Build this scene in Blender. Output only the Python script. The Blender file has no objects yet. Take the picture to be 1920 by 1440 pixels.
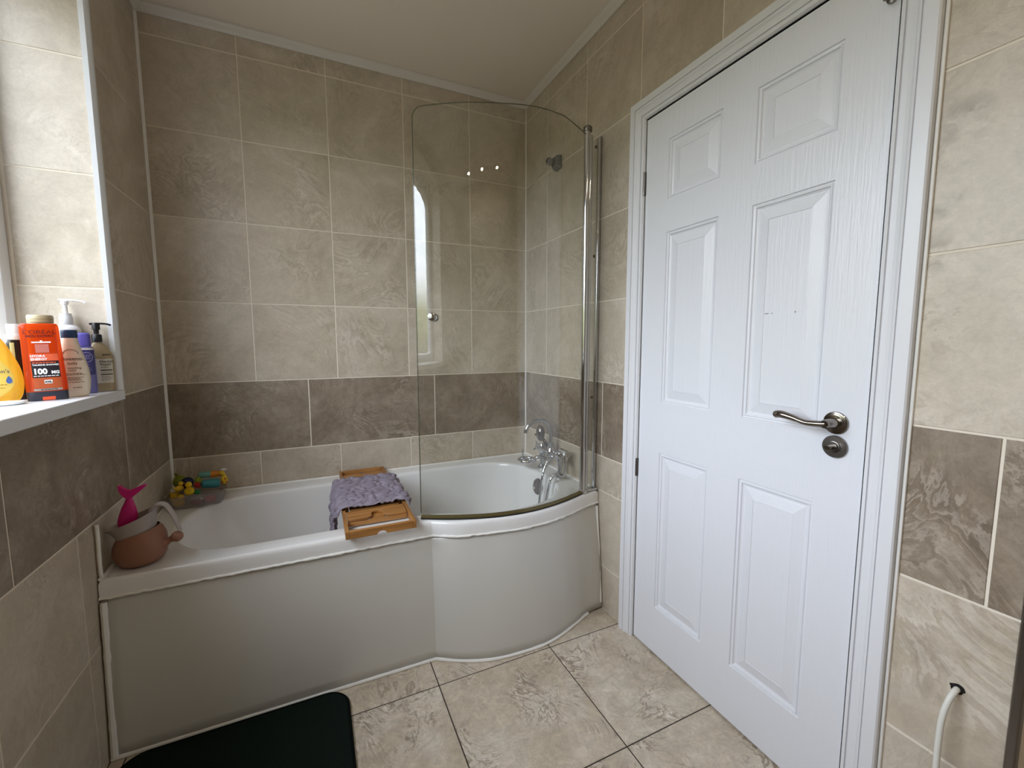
import bpy, math, random
from mathutils import Vector, Matrix, noise
random.seed(7)
S = bpy.context.scene
COL = S.collection
W = 1.70            # room width (left wall x=0, right wall x=W, back wall y=0)
CEIL = 2.492
FRONT = -2.85       # wall behind the camera
PI = math.pi

# ------------------------------------------------------------------ helpers
def lin(c):
    return c / 12.92 if c <= 0.04045 else ((c + 0.055) / 1.055) ** 2.4
def rgb(h):
    h = h.lstrip('#')
    return tuple(lin(int(h[i:i+2], 16) / 255) for i in (0, 2, 4)) + (1,)

class MB:
    def __init__(s):
        s.v = []; s.f = []; s.m = []
    def add(s, vs, fs, mi=0, M=None):
        b = len(s.v)
        s.v += [tuple(M @ Vector(v)) if M else tuple(v) for v in vs]
        s.f += [tuple(i + b for i in f) for f in fs]
        s.m += [mi] * len(fs)
        return s
    def box(s, lo, hi, mi=0, M=None):
        x0, y0, z0 = lo; x1, y1, z1 = hi
        vs = [(x0,y0,z0),(x1,y0,z0),(x1,y1,z0),(x0,y1,z0),(x0,y0,z1),(x1,y0,z1),(x1,y1,z1),(x0,y1,z1)]
        fs = [(0,3,2,1),(4,5,6,7),(0,1,5,4),(1,2,6,5),(2,3,7,6),(3,0,4,7)]
        return s.add(vs, fs, mi, M)
    def loft(s, rings, closed=True, cap0=True, cap1=True, mi=0, M=None):
        n = len(rings[0]); vs = [p for r in rings for p in r]; fs = []
        for k in range(len(rings) - 1):
            for i in range(n if closed else n - 1):
                j = (i + 1) % n
                fs.append((k*n+i, k*n+j, (k+1)*n+j, (k+1)*n+i))
        if cap0: fs.append(tuple(reversed(range(n))))
        if cap1: fs.append(tuple((len(rings)-1)*n + i for i in range(n)))
        return s.add(vs, fs, mi, M)
    def lathe(s, prof, n=32, mi=0, M=None, sx=1, sy=1):
        rings = [[(r*sx*math.cos(2*PI*i/n), r*sy*math.sin(2*PI*i/n), z) for i in range(n)] for r, z in prof]
        return s.loft(rings, True, prof[0][0] > 1e-6, prof[-1][0] > 1e-6, mi, M)
    def ball(s, c, r, n=24, mi=0, M=None):
        if not hasattr(r, '__len__'): r = (r, r, r)
        k = n // 2
        rings = []
        for a in range(k + 1):
            t = -PI/2 + PI * a / k
            rr = max(math.cos(t), 1e-4)
            rings.append([(c[0]+r[0]*rr*math.cos(2*PI*i/n), c[1]+r[1]*rr*math.sin(2*PI*i/n), c[2]+r[2]*math.sin(t)) for i in range(n)])
        return s.loft(rings, True, True, True, mi, M)
    def tube(s, pts, r, n=14, mi=0, closed=False, M=None, flat=1.0):
        P = [Vector(p) for p in pts]; m = len(P)
        R = list(r) if hasattr(r, '__len__') else [r] * m
        T = []
        for i in range(m):
            a = P[(i-1) % m] if (closed or i > 0) else P[0]
            b = P[(i+1) % m] if (closed or i < m-1) else P[-1]
            T.append((b - a).normalized())
        up = Vector((0, 0, 1)) if abs(T[0].z) < .9 else Vector((0, 1, 0))
        N = (up - T[0] * up.dot(T[0])).normalized()
        rings = []
        for i in range(m):
            N = (N - T[i] * N.dot(T[i])).normalized()
            B = T[i].cross(N)
            rings.append([tuple(P[i] + (N*math.cos(2*PI*k/n)*flat + B*math.sin(2*PI*k/n)) * R[i]) for k in range(n)])
        if closed: rings.append(rings[0])
        return s.loft(rings, True, not closed, not closed, mi, M)
    def build(s, name, mats, parent=None, smooth=40, bevel=0, seg=2, origin=None, sub=0, solid=0):
        me = bpy.data.meshes.new(name)
        v = s.v
        if origin: v = [(a[0]-origin[0], a[1]-origin[1], a[2]-origin[2]) for a in v]
        me.from_pydata(v, [], s.f)
        if not isinstance(mats, (list, tuple)): mats = [mats]
        for m in mats: me.materials.append(m)
        me.polygons.foreach_set('material_index', s.m)
        me.validate()
        import bmesh
        bm = bmesh.new(); bm.from_mesh(me)
        bmesh.ops.recalc_face_normals(bm, faces=bm.faces); bm.to_mesh(me); bm.free()
        if smooth:
            me.polygons.foreach_set('use_smooth', [True] * len(me.polygons))
            me.set_sharp_from_angle(angle=math.radians(smooth))
        o = bpy.data.objects.new(name, me); COL.objects.link(o)
        if parent is not None: o.parent = parent
        if solid:
            md = o.modifiers.new('solid', 'SOLIDIFY'); md.thickness = solid; md.offset = 0
        if sub:
            md = o.modifiers.new('sub', 'SUBSURF'); md.levels = md.render_levels = sub
        if bevel:
            md = o.modifiers.new('bev', 'BEVEL'); md.width = bevel; md.segments = seg
            md.limit_method = 'ANGLE'; md.angle_limit = math.radians(40)
        return o

def tag(o, label=None, cat=None, group=None, kind=None):
    if label: o['label'] = label
    if cat: o['category'] = cat
    if group: o['group'] = group
    if kind: o['kind'] = kind
    return o
def thing(name, label, cat, loc=(0,0,0), rz=0, group=None):
    o = bpy.data.objects.new(name, None); COL.objects.link(o)
    o.empty_display_size = .05
    o.location = loc; o.rotation_euler = (0, 0, rz)
    return tag(o, label, cat, group)
def struct(o, label, cat):
    return tag(o, label, cat, kind='structure')
def Tm(x, y, z, rx=0, ry=0, rz=0):
    return Matrix.Translation((x, y, z)) @ Matrix.Rotation(rz, 4, 'Z') @ Matrix.Rotation(ry, 4, 'Y') @ Matrix.Rotation(rx, 4, 'X')
def catmull(P, k=8, closed=False):
    P = [Vector(p) for p in P]; n = len(P); out = []
    for i in range(n if closed else n - 1):
        if closed: a, b, c, d = P[i-1], P[i], P[(i+1) % n], P[(i+2) % n]
        else: a, b, c, d = P[max(i-1, 0)], P[i], P[i+1], P[min(i+2, n-1)]
        for j in range(k):
            t = j / k
            out.append(.5 * (2*b + (c-a)*t + (2*a-5*b+4*c-d)*t*t + (3*b-a-3*c+d)*t**3))
    if not closed: out.append(P[-1])
    return out
def interp(tab, x):
    if x <= tab[0][0]: return tab[0][1]
    for (a, va), (b, vb) in zip(tab, tab[1:]):
        if x <= b: return va + (vb - va) * (x - a) / (b - a)
    return tab[-1][1]

# ------------------------------------------------------------------ materials
def mat(name, col, rough=.5, metal=0, trans=0, ior=1.45, coat=0, spec=.5, bump=None, sss=0):
    m = bpy.data.materials.new(name); m.use_nodes = True
    nt = m.node_tree; b = nt.nodes['Principled BSDF']
    c = rgb(col) if isinstance(col, str) else tuple(col) + (1,)
    b.inputs['Base Color'].default_value = c
    b.inputs['Roughness'].default_value = rough
    b.inputs['Metallic'].default_value = metal
    b.inputs['Transmission Weight'].default_value = trans
    b.inputs['IOR'].default_value = ior
    b.inputs['Coat Weight'].default_value = coat
    b.inputs['Specular IOR Level'].default_value = spec
    # slight procedural variation of the surface
    tc = nt.nodes.new('ShaderNodeTexCoord'); no = nt.nodes.new('ShaderNodeTexNoise')
    no.inputs['Scale'].default_value = bump[0] if bump else 12
    no.inputs['Detail'].default_value = 4
    nt.links.new(tc.outputs['Object'], no.inputs['Vector'])
    if bump:
        bp = nt.nodes.new('ShaderNodeBump'); bp.inputs['Strength'].default_value = bump[1]; bp.inputs['Distance'].default_value = bump[2]
        nt.links.new(no.outputs['Fac'], bp.inputs['Height']); nt.links.new(bp.outputs['Normal'], b.inputs['Normal'])
    else:
        mr = nt.nodes.new('ShaderNodeMapRange')
        mr.inputs['To Min'].default_value = max(0, rough - .02); mr.inputs['To Max'].default_value = rough + .03
        nt.links.new(no.outputs['Fac'], mr.inputs['Value']); nt.links.new(mr.outputs['Result'], b.inputs['Roughness'])
    return m

def translucent(name, col, fac=.4, rough=.15, clear=0, tint=(1, 1, 1)):
    m = mat(name, col, rough, coat=.4)
    nt = m.node_tree; b = nt.nodes['Principled BSDF']; out = nt.nodes['Material Output']
    t = nt.nodes.new('ShaderNodeBsdfTranslucent'); t.inputs['Color'].default_value = rgb(col)
    mx = nt.nodes.new('ShaderNodeMixShader'); mx.inputs[0].default_value = fac
    tp_ = nt.nodes.new('ShaderNodeBsdfTransparent'); tp_.inputs['Color'].default_value = tuple(tint) + (1,)
    m2 = nt.nodes.new('ShaderNodeMixShader'); m2.inputs[0].default_value = clear
    nt.links.new(b.outputs[0], mx.inputs[1]); nt.links.new(t.outputs[0], mx.inputs[2])
    nt.links.new(mx.outputs[0], m2.inputs[1]); nt.links.new(tp_.outputs[0], m2.inputs[2]); nt.links.new(m2.outputs[0], out.inputs[0])
    return m

def sheet_glass(name, tint, f0=.04, body=None, bodyfac=0):
    m = bpy.data.materials.new(name); m.use_nodes = True
    nt = m.node_tree; nt.nodes.clear()
    out = nt.nodes.new('ShaderNodeOutputMaterial'); tr = nt.nodes.new('ShaderNodeBsdfTransparent'); gl = nt.nodes.new('ShaderNodeBsdfGlossy')
    tr.inputs['Color'].default_value = tuple(tint) + (1,)
    gl.inputs['Roughness'].default_value = .0
    lw = nt.nodes.new('ShaderNodeLayerWeight'); lw.inputs['Blend'].default_value = .5
    pw = nt.nodes.new('ShaderNodeMath'); pw.operation = 'POWER'; pw.inputs[1].default_value = 5
    ma = nt.nodes.new('ShaderNodeMath'); ma.operation = 'MULTIPLY_ADD'; ma.inputs[1].default_value = 1 - f0; ma.inputs[2].default_value = f0
    mx = nt.nodes.new('ShaderNodeMixShader')
    nt.links.new(lw.outputs['Facing'], pw.inputs[0]); nt.links.new(pw.outputs[0], ma.inputs[0]); nt.links.new(ma.outputs[0], mx.inputs[0])
    first = tr
    if body:
        df = nt.nodes.new('ShaderNodeBsdfDiffuse'); df.inputs['Color'].default_value = tuple(body) + (1,)
        m2 = nt.nodes.new('ShaderNodeMixShader'); m2.inputs[0].default_value = bodyfac
        nt.links.new(tr.outputs[0], m2.inputs[1]); nt.links.new(df.outputs[0], m2.inputs[2]); first = m2
    nt.links.new(first.outputs[0], mx.inputs[1]); nt.links.new(gl.outputs[0], mx.inputs[2]); nt.links.new(mx.outputs[0], out.inputs[0])
    return m

def emit(name, col, strength):
    m = bpy.data.materials.new(name); m.use_nodes = True
    nt = m.node_tree; nt.nodes.clear()
    out = nt.nodes.new('ShaderNodeOutputMaterial'); e = nt.nodes.new('ShaderNodeEmission')
    e.inputs['Color'].default_value = tuple(col) + (1,); e.inputs['Strength'].default_value = strength
    nt.links.new(e.outputs[0], out.inputs[0])
    return m

def tile_mat(name, lo, mid, hi, vein, veind, scale=2.6, rough=.38, vstr=.5, mott=.08, marks=None):
    """swirly travertine look: distorted noise plus thin agate-like contour lines; each tile is shifted by its own offset"""
    m = bpy.data.materials.new(name); m.use_nodes = True
    nt = m.node_tree; N = nt.nodes.new; L = nt.links.new
    b = nt.nodes['Principled BSDF']
    tc = N('ShaderNodeTexCoord'); at = N('ShaderNodeAttribute'); at.attribute_name = 'toff'
    ad = N('ShaderNodeVectorMath'); ad.operation = 'ADD'
    L(tc.outputs['Object'], ad.inputs[0]); L(at.outputs['Vector'], ad.inputs[1])
    def noi(sc, det, ro, dis, src=None):
        n = N('ShaderNodeTexNoise'); n.inputs['Scale'].default_value = sc; n.inputs['Detail'].default_value = det
        n.inputs['Roughness'].default_value = ro; n.inputs['Distortion'].default_value = dis
        L((src or ad).outputs[0], n.inputs['Vector']); return n
    n1 = noi(scale, 6, .6, 1.4)
    cr = N('ShaderNodeValToRGB'); e = cr.color_ramp.elements
    e[0].position = .30; e[0].color = rgb(lo); e[1].position = .70; e[1].color = rgb(hi)
    x = e.new(.5); x.color = rgb(mid)
    L(n1.outputs['Fac'], cr.inputs['Fac'])
    # contour veins: dark and pale agate lines along the levels of a warped noise field
    n2 = noi(scale * .95, 9, .60, 1.2)
    n3 = noi(scale * 1.5, 3, .5, .6)
    col = cr.outputs['Color']
    for freq, ph, c2, amt, lo_, hi_ in ((95, 0, veind, vstr, .46, .64), (95, 2.4, vein, vstr * 1.1, .50, .70), (210, 1.0, veind, vstr * .5, .40, .7)):
        mu = N('ShaderNodeMath'); mu.operation = 'MULTIPLY_ADD'; mu.inputs[1].default_value = freq; mu.inputs[2].default_value = ph; L(n2.outputs['Fac'], mu.inputs[0])
        si = N('ShaderNodeMath'); si.operation = 'SINE'; L(mu.outputs[0], si.inputs[0])
        mr = N('ShaderNodeMapRange'); mr.interpolation_type = 'SMOOTHSTEP'; mr.inputs['From Min'].default_value = .15; mr.inputs['From Max'].default_value = 1.0
        L(si.outputs[0], mr.inputs['Value'])
        mk = N('ShaderNodeMapRange'); mk.interpolation_type = 'SMOOTHSTEP'; mk.inputs['From Min'].default_value = lo_; mk.inputs['From Max'].default_value = hi_; mk.inputs['To Min'].default_value = .12; L(n3.outputs['Fac'], mk.inputs['Value'])
        vm = N('ShaderNodeMath'); vm.operation = 'MULTIPLY'; L(mr.outputs['Result'], vm.inputs[0]); L(mk.outputs['Result'], vm.inputs[1])
        v2 = N('ShaderNodeMath'); v2.operation = 'MULTIPLY'; v2.inputs[1].default_value = amt; L(vm.outputs[0], v2.inputs[0])
        mx = N('ShaderNodeMix'); mx.data_type = 'RGBA'; L(v2.outputs[0], mx.inputs['Factor']); L(col, mx.inputs['A']); mx.inputs['B'].default_value = rgb(c2)
        col = mx.outputs['Result']
    # mottling and fine grain
    for sc, ro, lo_, hi_ in ((scale * 7, .75, 1 - mott, 1 + mott), (scale * 40, .7, .93, 1.07)):
        n4 = noi(sc, 5, ro, .8)
        g = N('ShaderNodeMapRange'); g.inputs['From Min'].default_value = .3; g.inputs['From Max'].default_value = .7; g.inputs['To Min'].default_value = lo_; g.inputs['To Max'].default_value = hi_; L(n4.outputs['Fac'], g.inputs['Value'])
        mg = N('ShaderNodeMix'); mg.data_type = 'RGBA'; mg.blend_type = 'MULTIPLY'; mg.inputs['Factor'].default_value = 1
        L(col, mg.inputs['A']); L(g.outputs['Result'], mg.inputs['B']); col = mg.outputs['Result']
    for (c, rad, mc, amt, sc) in (marks or []):
        # dirt mark with its own ragged shape at one place on the wall
        d = N('ShaderNodeVectorMath'); d.operation = 'DISTANCE'; d.inputs[1].default_value = c
        L(tc.outputs['Object'], d.inputs[0])
        fo = N('ShaderNodeMapRange'); fo.inputs['From Min'].default_value = rad; fo.inputs['From Max'].default_value = rad * .3; L(d.outputs['Value'], fo.inputs['Value'])
        nn = N('ShaderNodeTexNoise'); nn.inputs['Scale'].default_value = sc; nn.inputs['Detail'].default_value = 4; L(tc.outputs['Object'], nn.inputs['Vector'])
        nr = N('ShaderNodeMapRange'); nr.inputs['From Min'].default_value = .47; nr.inputs['From Max'].default_value = .6; nr.inputs['To Max'].default_value = amt; L(nn.outputs['Fac'], nr.inputs['Value'])
        q = N('ShaderNodeMath'); q.operation = 'MULTIPLY'; L(fo.outputs['Result'], q.inputs[0]); L(nr.outputs['Result'], q.inputs[1])
        mm = N('ShaderNodeMix'); mm.data_type = 'RGBA'; L(q.outputs[0], mm.inputs['Factor']); L(col, mm.inputs['A']); mm.inputs['B'].default_value = rgb(mc)
        col = mm.outputs['Result']
    L(col, b.inputs['Base Color'])
    rr = N('ShaderNodeMapRange'); rr.inputs['To Min'].default_value = rough - .06; rr.inputs['To Max'].default_value = rough + .1; L(n1.outputs['Fac'], rr.inputs['Value']); L(rr.outputs['Result'], b.inputs['Roughness'])
    bp = N('ShaderNodeBump'); bp.inputs['Strength'].default_value = .25; bp.inputs['Distance'].default_value = .0015
    L(n2.outputs['Fac'], bp.inputs['Height']); L(bp.outputs['Normal'], b.inputs['Normal'])
    return m

M = {}
M['tile'] = tile_mat('light travertine tile', '#ada18e', '#bbaf9d', '#c9beaf', '#dcd3c7', '#968876', 2.6, .36, .28, .10)
M['tile_r'] = tile_mat('light travertine tile by door', '#ada18e', '#bbaf9d', '#c9beaf', '#dcd3c7', '#968876', 2.6, .36, .28, .10,
    marks=[((W, -1.825, 1.60), .05, '#6f6350', .55, 26), ((W, -1.80, 1.46), .05, '#74654f', .5, 20), ((W, -1.80, 1.55), .05, '#74654f', .4, 20), ((W, -1.80, 1.36), .05, '#74654f', .5, 22)])
M['dark'] = tile_mat('dark travertine tile', '#766858', '#887a69', '#9d907f', '#c9bdae', '#605240', 3.6, .34, .30, .20)
M['floor'] = tile_mat('floor travertine tile', '#b1a28e', '#c2b5a2', '#d1c6b7', '#ddd4c8', '#837363', 3.6, .34, .66, .20)
M['grout'] = mat('pale grout', '#ddd3c3', .8)
M['fgrout'] = mat('dark floor grout', '#3a312a', .8)
M['seal'] = mat('white silicone', '#e6e4df', .35)
M['white'] = mat('white gloss paint', '#dbdbde', .32)
M['upvc'] = mat('white plastic', '#e9ebee', .25)
M['ceil'] = mat('ceiling paint with warm bounce', '#e6ddd0', .42)  # warm bounced light is put into the ceiling's base colour
M['trimp'] = mat('ceiling trim plastic', '#d4d0c8', .4)
M['acryl'] = mat('white acrylic', '#e6e5e4', .14, coat=.3)
M['panel'] = mat('white bath panel acrylic', '#c9c7c1', .17)
M['chrome'] = mat('chrome', '#c9cbce', .07, metal=1)
M['nickel'] = mat('polished nickel', '#8d867f', .12, metal=1)
M['nickel2'] = mat('brushed nickel', '#7b7672', .3, metal=1)
M['black'] = mat('black rubber and hole dark', '#12110f', .5)
M['bronze'] = mat('grimy brown seal', '#6f6440', .25, metal=.5)
M['glass'] = sheet_glass('shower glass', (.965, .972, .955), .065)
M['cleartub'] = sheet_glass('clear plastic', (.86, .84, .84), .05, (.6, .56, .58), .12)
M['pane'] = sheet_glass('lightly frosted pane', (.95, .95, .95), .04, (.92, .92, .92), .06)
M['lamp'] = emit('warm lamp', (1.0, .83, .60), 115)
M['wallp'] = mat('painted wall', '#b5a995', .6)

def door_white():
    m = mat('door white gloss', '#dcdde2', .3)
    nt = m.node_tree; b = nt.nodes['Principled BSDF']; N = nt.nodes.new; L = nt.links.new
    tc = N('ShaderNodeTexCoord'); mp = N('ShaderNodeMapping'); mp.inputs['Scale'].default_value = (1, 1, .055)
    L(tc.outputs['Object'], mp.inputs['Vector'])
    wv = N('ShaderNodeTexNoise'); wv.inputs['Scale'].default_value = 150; wv.inputs['Detail'].default_value = 3; wv.inputs['Distortion'].default_value = .4
    L(mp.outputs['Vector'], wv.inputs['Vector'])
    bp = N('ShaderNodeBump'); bp.inputs['Strength'].default_value = .55; bp.inputs['Distance'].default_value = .0018
    L(wv.outputs['Fac'], bp.inputs['Height']); L(bp.outputs['Normal'], b.inputs['Normal'])
    return m
M['door'] = door_white()

def wood_mat(name, a, b_, axis='X'):
    m = mat(name, a, .45); nt = m.node_tree; b = nt.nodes['Principled BSDF']; N = nt.nodes.new; L = nt.links.new
    tc = N('ShaderNodeTexCoord'); mp = N('ShaderNodeMapping')
    mp.inputs['Scale'].default_value = (6, 60, 60) if axis == 'X' else (60, 6, 60)
    L(tc.outputs['Object'], mp.inputs['Vector'])
    n = N('ShaderNodeTexNoise'); n.inputs['Scale'].default_value = 1.2; n.inputs['Detail'].default_value = 5; L(mp.outputs['Vector'], n.inputs['Vector'])
    cr = N('ShaderNodeValToRGB'); cr.color_ramp.elements[0].position = .3; cr.color_ramp.elements[0].color = rgb(a); cr.color_ramp.elements[1].position = .7; cr.color_ramp.elements[1].color = rgb(b_)
    L(n.outputs['Fac'], cr.inputs['Fac']); L(cr.outputs['Color'], b.inputs['Base Color'])
    return m
M['bamboo'] = wood_mat('bamboo lengthways', '#855729', '#a8763f', 'Y')
M['bamboox'] = wood_mat('bamboo crossways', '#8d5d2c', '#b07d45', 'X')

# ------------------------------------------------------------------ tiled walls
ROW = dict(A=2.3905, B=2.0467, C=1.7025, D=1.3579, E=1.0125, F=.6873)
def tile_wall(name, rects, fr, mats, thick=.10, gap=.0045, back=True, hole=None, slab=None, tdepth=.006, recess=.0012):
    """fr(a,b,d): wall coordinates (a along, b up, d towards the room) -> point.  rects: (a0,a1,b0,b1,kind)"""
    mb = MB(); off = []
    def push(vs, fs, mi, o=(0,0,0)):
        mb.add([fr(*v) for v in vs], fs, mi); off.extend([o] * len(vs))
    for (a0, a1, b0, b1) in slab:                     # solid wall body, its face is the grout
        vs = [(a0,b0,-thick),(a1,b0,-thick),(a1,b1,-thick),(a0,b1,-thick),(a0,b0,-recess),(a1,b0,-recess),(a1,b1,-recess),(a0,b1,-recess)]
        push(vs, [(0,3,2,1),(4,5,6,7),(0,1,5,4),(1,2,6,5),(2,3,7,6),(3,0,4,7)], 0)
    for (a0, a1, b0, b1, k) in rects:
        g = gap / 2; c = .0012
        x0, x1, y0, y1 = a0+g, a1-g, b0+g, b1-g
        if x1 - x0 < .004 or y1 - y0 < .004: continue
        o = (random.uniform(-20, 20), random.uniform(-20, 20), random.uniform(-20, 20))
        t = random.uniform(-.0002, .0002)
        ring = lambda i, d: [(x0+i, y0+i, d), (x1-i, y0+i, d), (x1-i, y1-i, d), (x0+i, y1-i, d)]
        if hole and x0 < hole[0] < x1 and y0 < hole[1] < y1:
            ha, hb, hr = hole
            angs = [2*PI*i/40 for i in range(40)] + [math.atan2(cb-hb, ca-ha) % (2*PI) for ca in (x0+c, x1-c) for cb in (y0+c, y1-c)]
            angs = sorted(angs); n = len(angs); outer = []
            for th in angs:
                dx, dy = math.cos(th), math.sin(th); q = 9
                if dx > 1e-9: q = min(q, (x1-c-ha)/dx)
                if dx < -1e-9: q = min(q, (x0+c-ha)/dx)
                if dy > 1e-9: q = min(q, (y1-c-hb)/dy)
                if dy < -1e-9: q = min(q, (y0+c-hb)/dy)
                outer.append((ha+q*dx, hb+q*dy, t))
            inner = [(ha+hr*(1+.14*math.sin(3*a)+.06*math.cos(7*a))*math.cos(a), hb+hr*(1+.12*math.sin(2*a))*math.sin(a), t) for a in angs]
            deep = [(p[0], p[1], -recess+.0001) for p in inner]
            vs = outer + inner + deep
            fs = [(i, (i+1) % n, n+(i+1) % n, n+i) for i in range(n)] + [(n+i, n+(i+1) % n, 2*n+(i+1) % n, 2*n+i) for i in range(n)]
            push(vs, fs, k, o)
            push(deep, [tuple(range(n))], 3)  # black disc painted in for the darkness inside the shallow hole
            vs = ring(c, t) + ring(0, -c) + ring(0, -tdepth)
            fs = [(j*4+i, j*4+(i+1) % 4, j*4+4+(i+1) % 4, j*4+4+i) for j in range(2) for i in range(4)]
            push(vs, fs, k, o)
            continue
        vs = ring(c, t) + ring(0, -c) + ring(0, -tdepth)
        fs = [(0,1,2,3)] + [(j*4+i, j*4+(i+1) % 4, j*4+4+(i+1) % 4, j*4+4+i) for j in range(2) for i in range(4)]
        push(vs, fs, k, o)
    o = mb.build(name, mats, smooth=0)
    a = o.data.attributes.new('toff', 'FLOAT_VECTOR', 'POINT')
    for i, q in enumerate(off): a.data[i].vector = q
    return o

def grid_rects(acuts, bcuts, k):
    return [(a0, a1, b0, b1, k) for a0, a1 in zip(acuts, acuts[1:]) for b0, b1 in zip(bcuts, bcuts[1:])]
TOP = [ROW['E'], ROW['D'], ROW['C'], ROW['B'], ROW['A'], CEIL]
LOW = [0, ROW['F']-2*.1715-.0, ROW['F']]
# back wall (a = x)
bx = [0, .3334, .6765, 1.0203, 1.3648, W]
R = grid_rects(bx, TOP, 1) + grid_rects([0, .5463, 1.1538, W], [ROW['F'], ROW['E']], 2) + grid_rects(bx, [0, .3433, ROW['F']], 1)
o = tile_wall('wall_back', R, lambda a, b, d: (a, -d, b), [M['grout'], M['tile'], M['dark'], M['black']], slab=[(-.1, W+.1, -.05, CEIL+.05)])
struct(o, 'beige travertine tiled wall with dark brown band behind the bath', 'wall')
# right wall (a = -y) with the door opening and the end by the alcove
D0, D1, DT = .966, 1.712, 1.982
AE = 1.967
ry = [0, .2417, .5849, .9298, 1.2747, 1.6196, AE]
R = []
for b0, b1 in zip(TOP, TOP[1:]):
    for a0, a1 in zip(ry, ry[1:]):
        # cut around the door opening
        if b1 <= DT:
            if a0 < D0: R.append((a0, min(a1, D0), b0, b1, 1))
            if a1 > D1: R.append((max(a0, D1), a1, b0, b1, 1))
        elif b0 < DT:
            if a0 < D0: R.append((a0, min(a1, D0), b0, b1, 1))
            if a1 > D1: R.append((max(a0, D1), a1, b0, b1, 1))
            if a1 > D0 and a0 < D1: R.append((max(a0, D0), min(a1, D1), DT, b1, 1))
        else: R.append((a0, a1, b0, b1, 1))
R += [(0, .7351, ROW['F'], ROW['E'], 2), (.7351, D0, ROW['F'], ROW['E'], 2), (D1, 1.9195, ROW['F'], ROW['E'], 2), (1.9195, AE, ROW['F'], ROW['E'], 2)]
lowl = [0, .2417, .5849, D0]
R += grid_rects(lowl, [0, .1951, .5323, ROW['F']], 1) + [(D1, AE, .3386, ROW['F'], 1), (D1, AE, 0, .3386, 1)]
HOLE = (1.8946, .5023, .011)
o = tile_wall('wall_right', R, lambda a, b, d: (W - d, -a, b), [M['grout'], M['tile_r'], M['dark'], M['black']],
              slab=[(-.1, D0, -.05, CEIL+.05), (D1, AE, -.05, CEIL+.05), (D0, D1, DT, CEIL+.05)], hole=HOLE)
struct(o, 'beige travertine tiled wall around the white door', 'wall')
# left wall (a = -y) with the arched window opening
WY0, WY1, SILLZ, SPR, APX = .47, 2.16, 1.036, 2.25, 2.42
def arch(a):
    w = (WY1 - WY0) / 2; q = (a - (WY0+WY1)/2) / w
    return SPR + (APX - SPR) * math.sqrt(max(1 - q*q, 0))
ly = [0, WY0]
R = grid_rects(ly, TOP, 1) + grid_rects([0, .4363, 1.0532, 1.67, 2.29, -FRONT], [ROW['F'], ROW['E']], 2)
R += grid_rects([0, .112, .456, .80, 1.144, 1.488, 1.832, 2.176, 2.52, -FRONT], [0, .3433, ROW['F']], 1)
R += grid_rects([WY1, 2.5, -FRONT], TOP, 1)
R += grid_rects([WY0, .82, 1.165, 1.51, 1.85, WY1], [APX, CEIL], 1)
o = tile_wall('wall_left', R, lambda a, b, d: (d, -a, b), [M['grout'], M['tile'], M['dark'], M['black']], thick=.30,
              slab=[(-.1, WY0, -.05, CEIL+.05), (WY1, -FRONT+.1, -.05, CEIL+.05), (WY0, WY1, -.05, SILLZ-.034), (WY0, WY1, APX+.002, CEIL+.05)])
struct(o, 'shaded beige tiled wall with the window recess', 'wall')
# arch spandrel above the window (fills from the curve up to the apex)
mb = MB(); n = 64
for i in range(n):
    a0 = (WY0+WY1)/2 - (WY1-WY0)/2*math.cos(PI*i/n); a1 = (WY0+WY1)/2 - (WY1-WY0)/2*math.cos(PI*(i+1)/n)
    z0, z1 = arch(a0), arch(a1)
    vs = [(0,-a0,z0),(0,-a1,z1),(0,-a1,APX+.004),(0,-a0,APX+.004),(-.30,-a0,z0),(-.30,-a1,z1),(-.30,-a1,APX+.004),(-.30,-a0,APX+.004)]
    mb.add(vs, [(0,1,2,3),(4,7,6,5),(0,4,5,1),(3,2,6,7)])
sp = mb.build('trim_3', M['tile'], smooth=0); struct(sp, 'tiled arch soffit over the window recess', 'wall')
# reveal tiles on the far jamb (faces the camera)
R = grid_rects([0, .205], [SILLZ, ROW['D']-.004, ROW['C']-.011, ROW['B']-.023, SPR], 1)
o = tile_wall('wall_reveal', R, lambda a, b, d: (-a, -WY0 - d - .003, b), [M['grout'], M['tile'], M['dark'], M['black']], thick=.003, slab=[(0, .21, SILLZ, SPR)])
struct(o, 'daylit beige tiles lining the far side of the window recess', 'wall')
o = tile_wall('wall_jamb', R, lambda a, b, d: (-a, -WY1 + d + .003, b), [M['grout'], M['tile'], M['dark'], M['black']], thick=.003, slab=[(0, .21, SILLZ, SPR)])
struct(o, 'beige tiles lining the near side of the window recess', 'wall')
# corner trim of the recess
mb = MB()
prof = [(.004, -.443), (.010, -.446), (.013, -.455), (.012, -.468), (.006, -.477), (-.006, -.480), (-.006, -.474), (.0005, -.472), (.0005, -.443)]
mb.loft([[(x, y, SILLZ) for x, y in prof], [(x, y, SPR+.05) for x, y in prof]])
o = mb.build('trim_4', M['upvc']); struct(o, 'white plastic corner trim down the window recess', 'trim')
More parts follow.
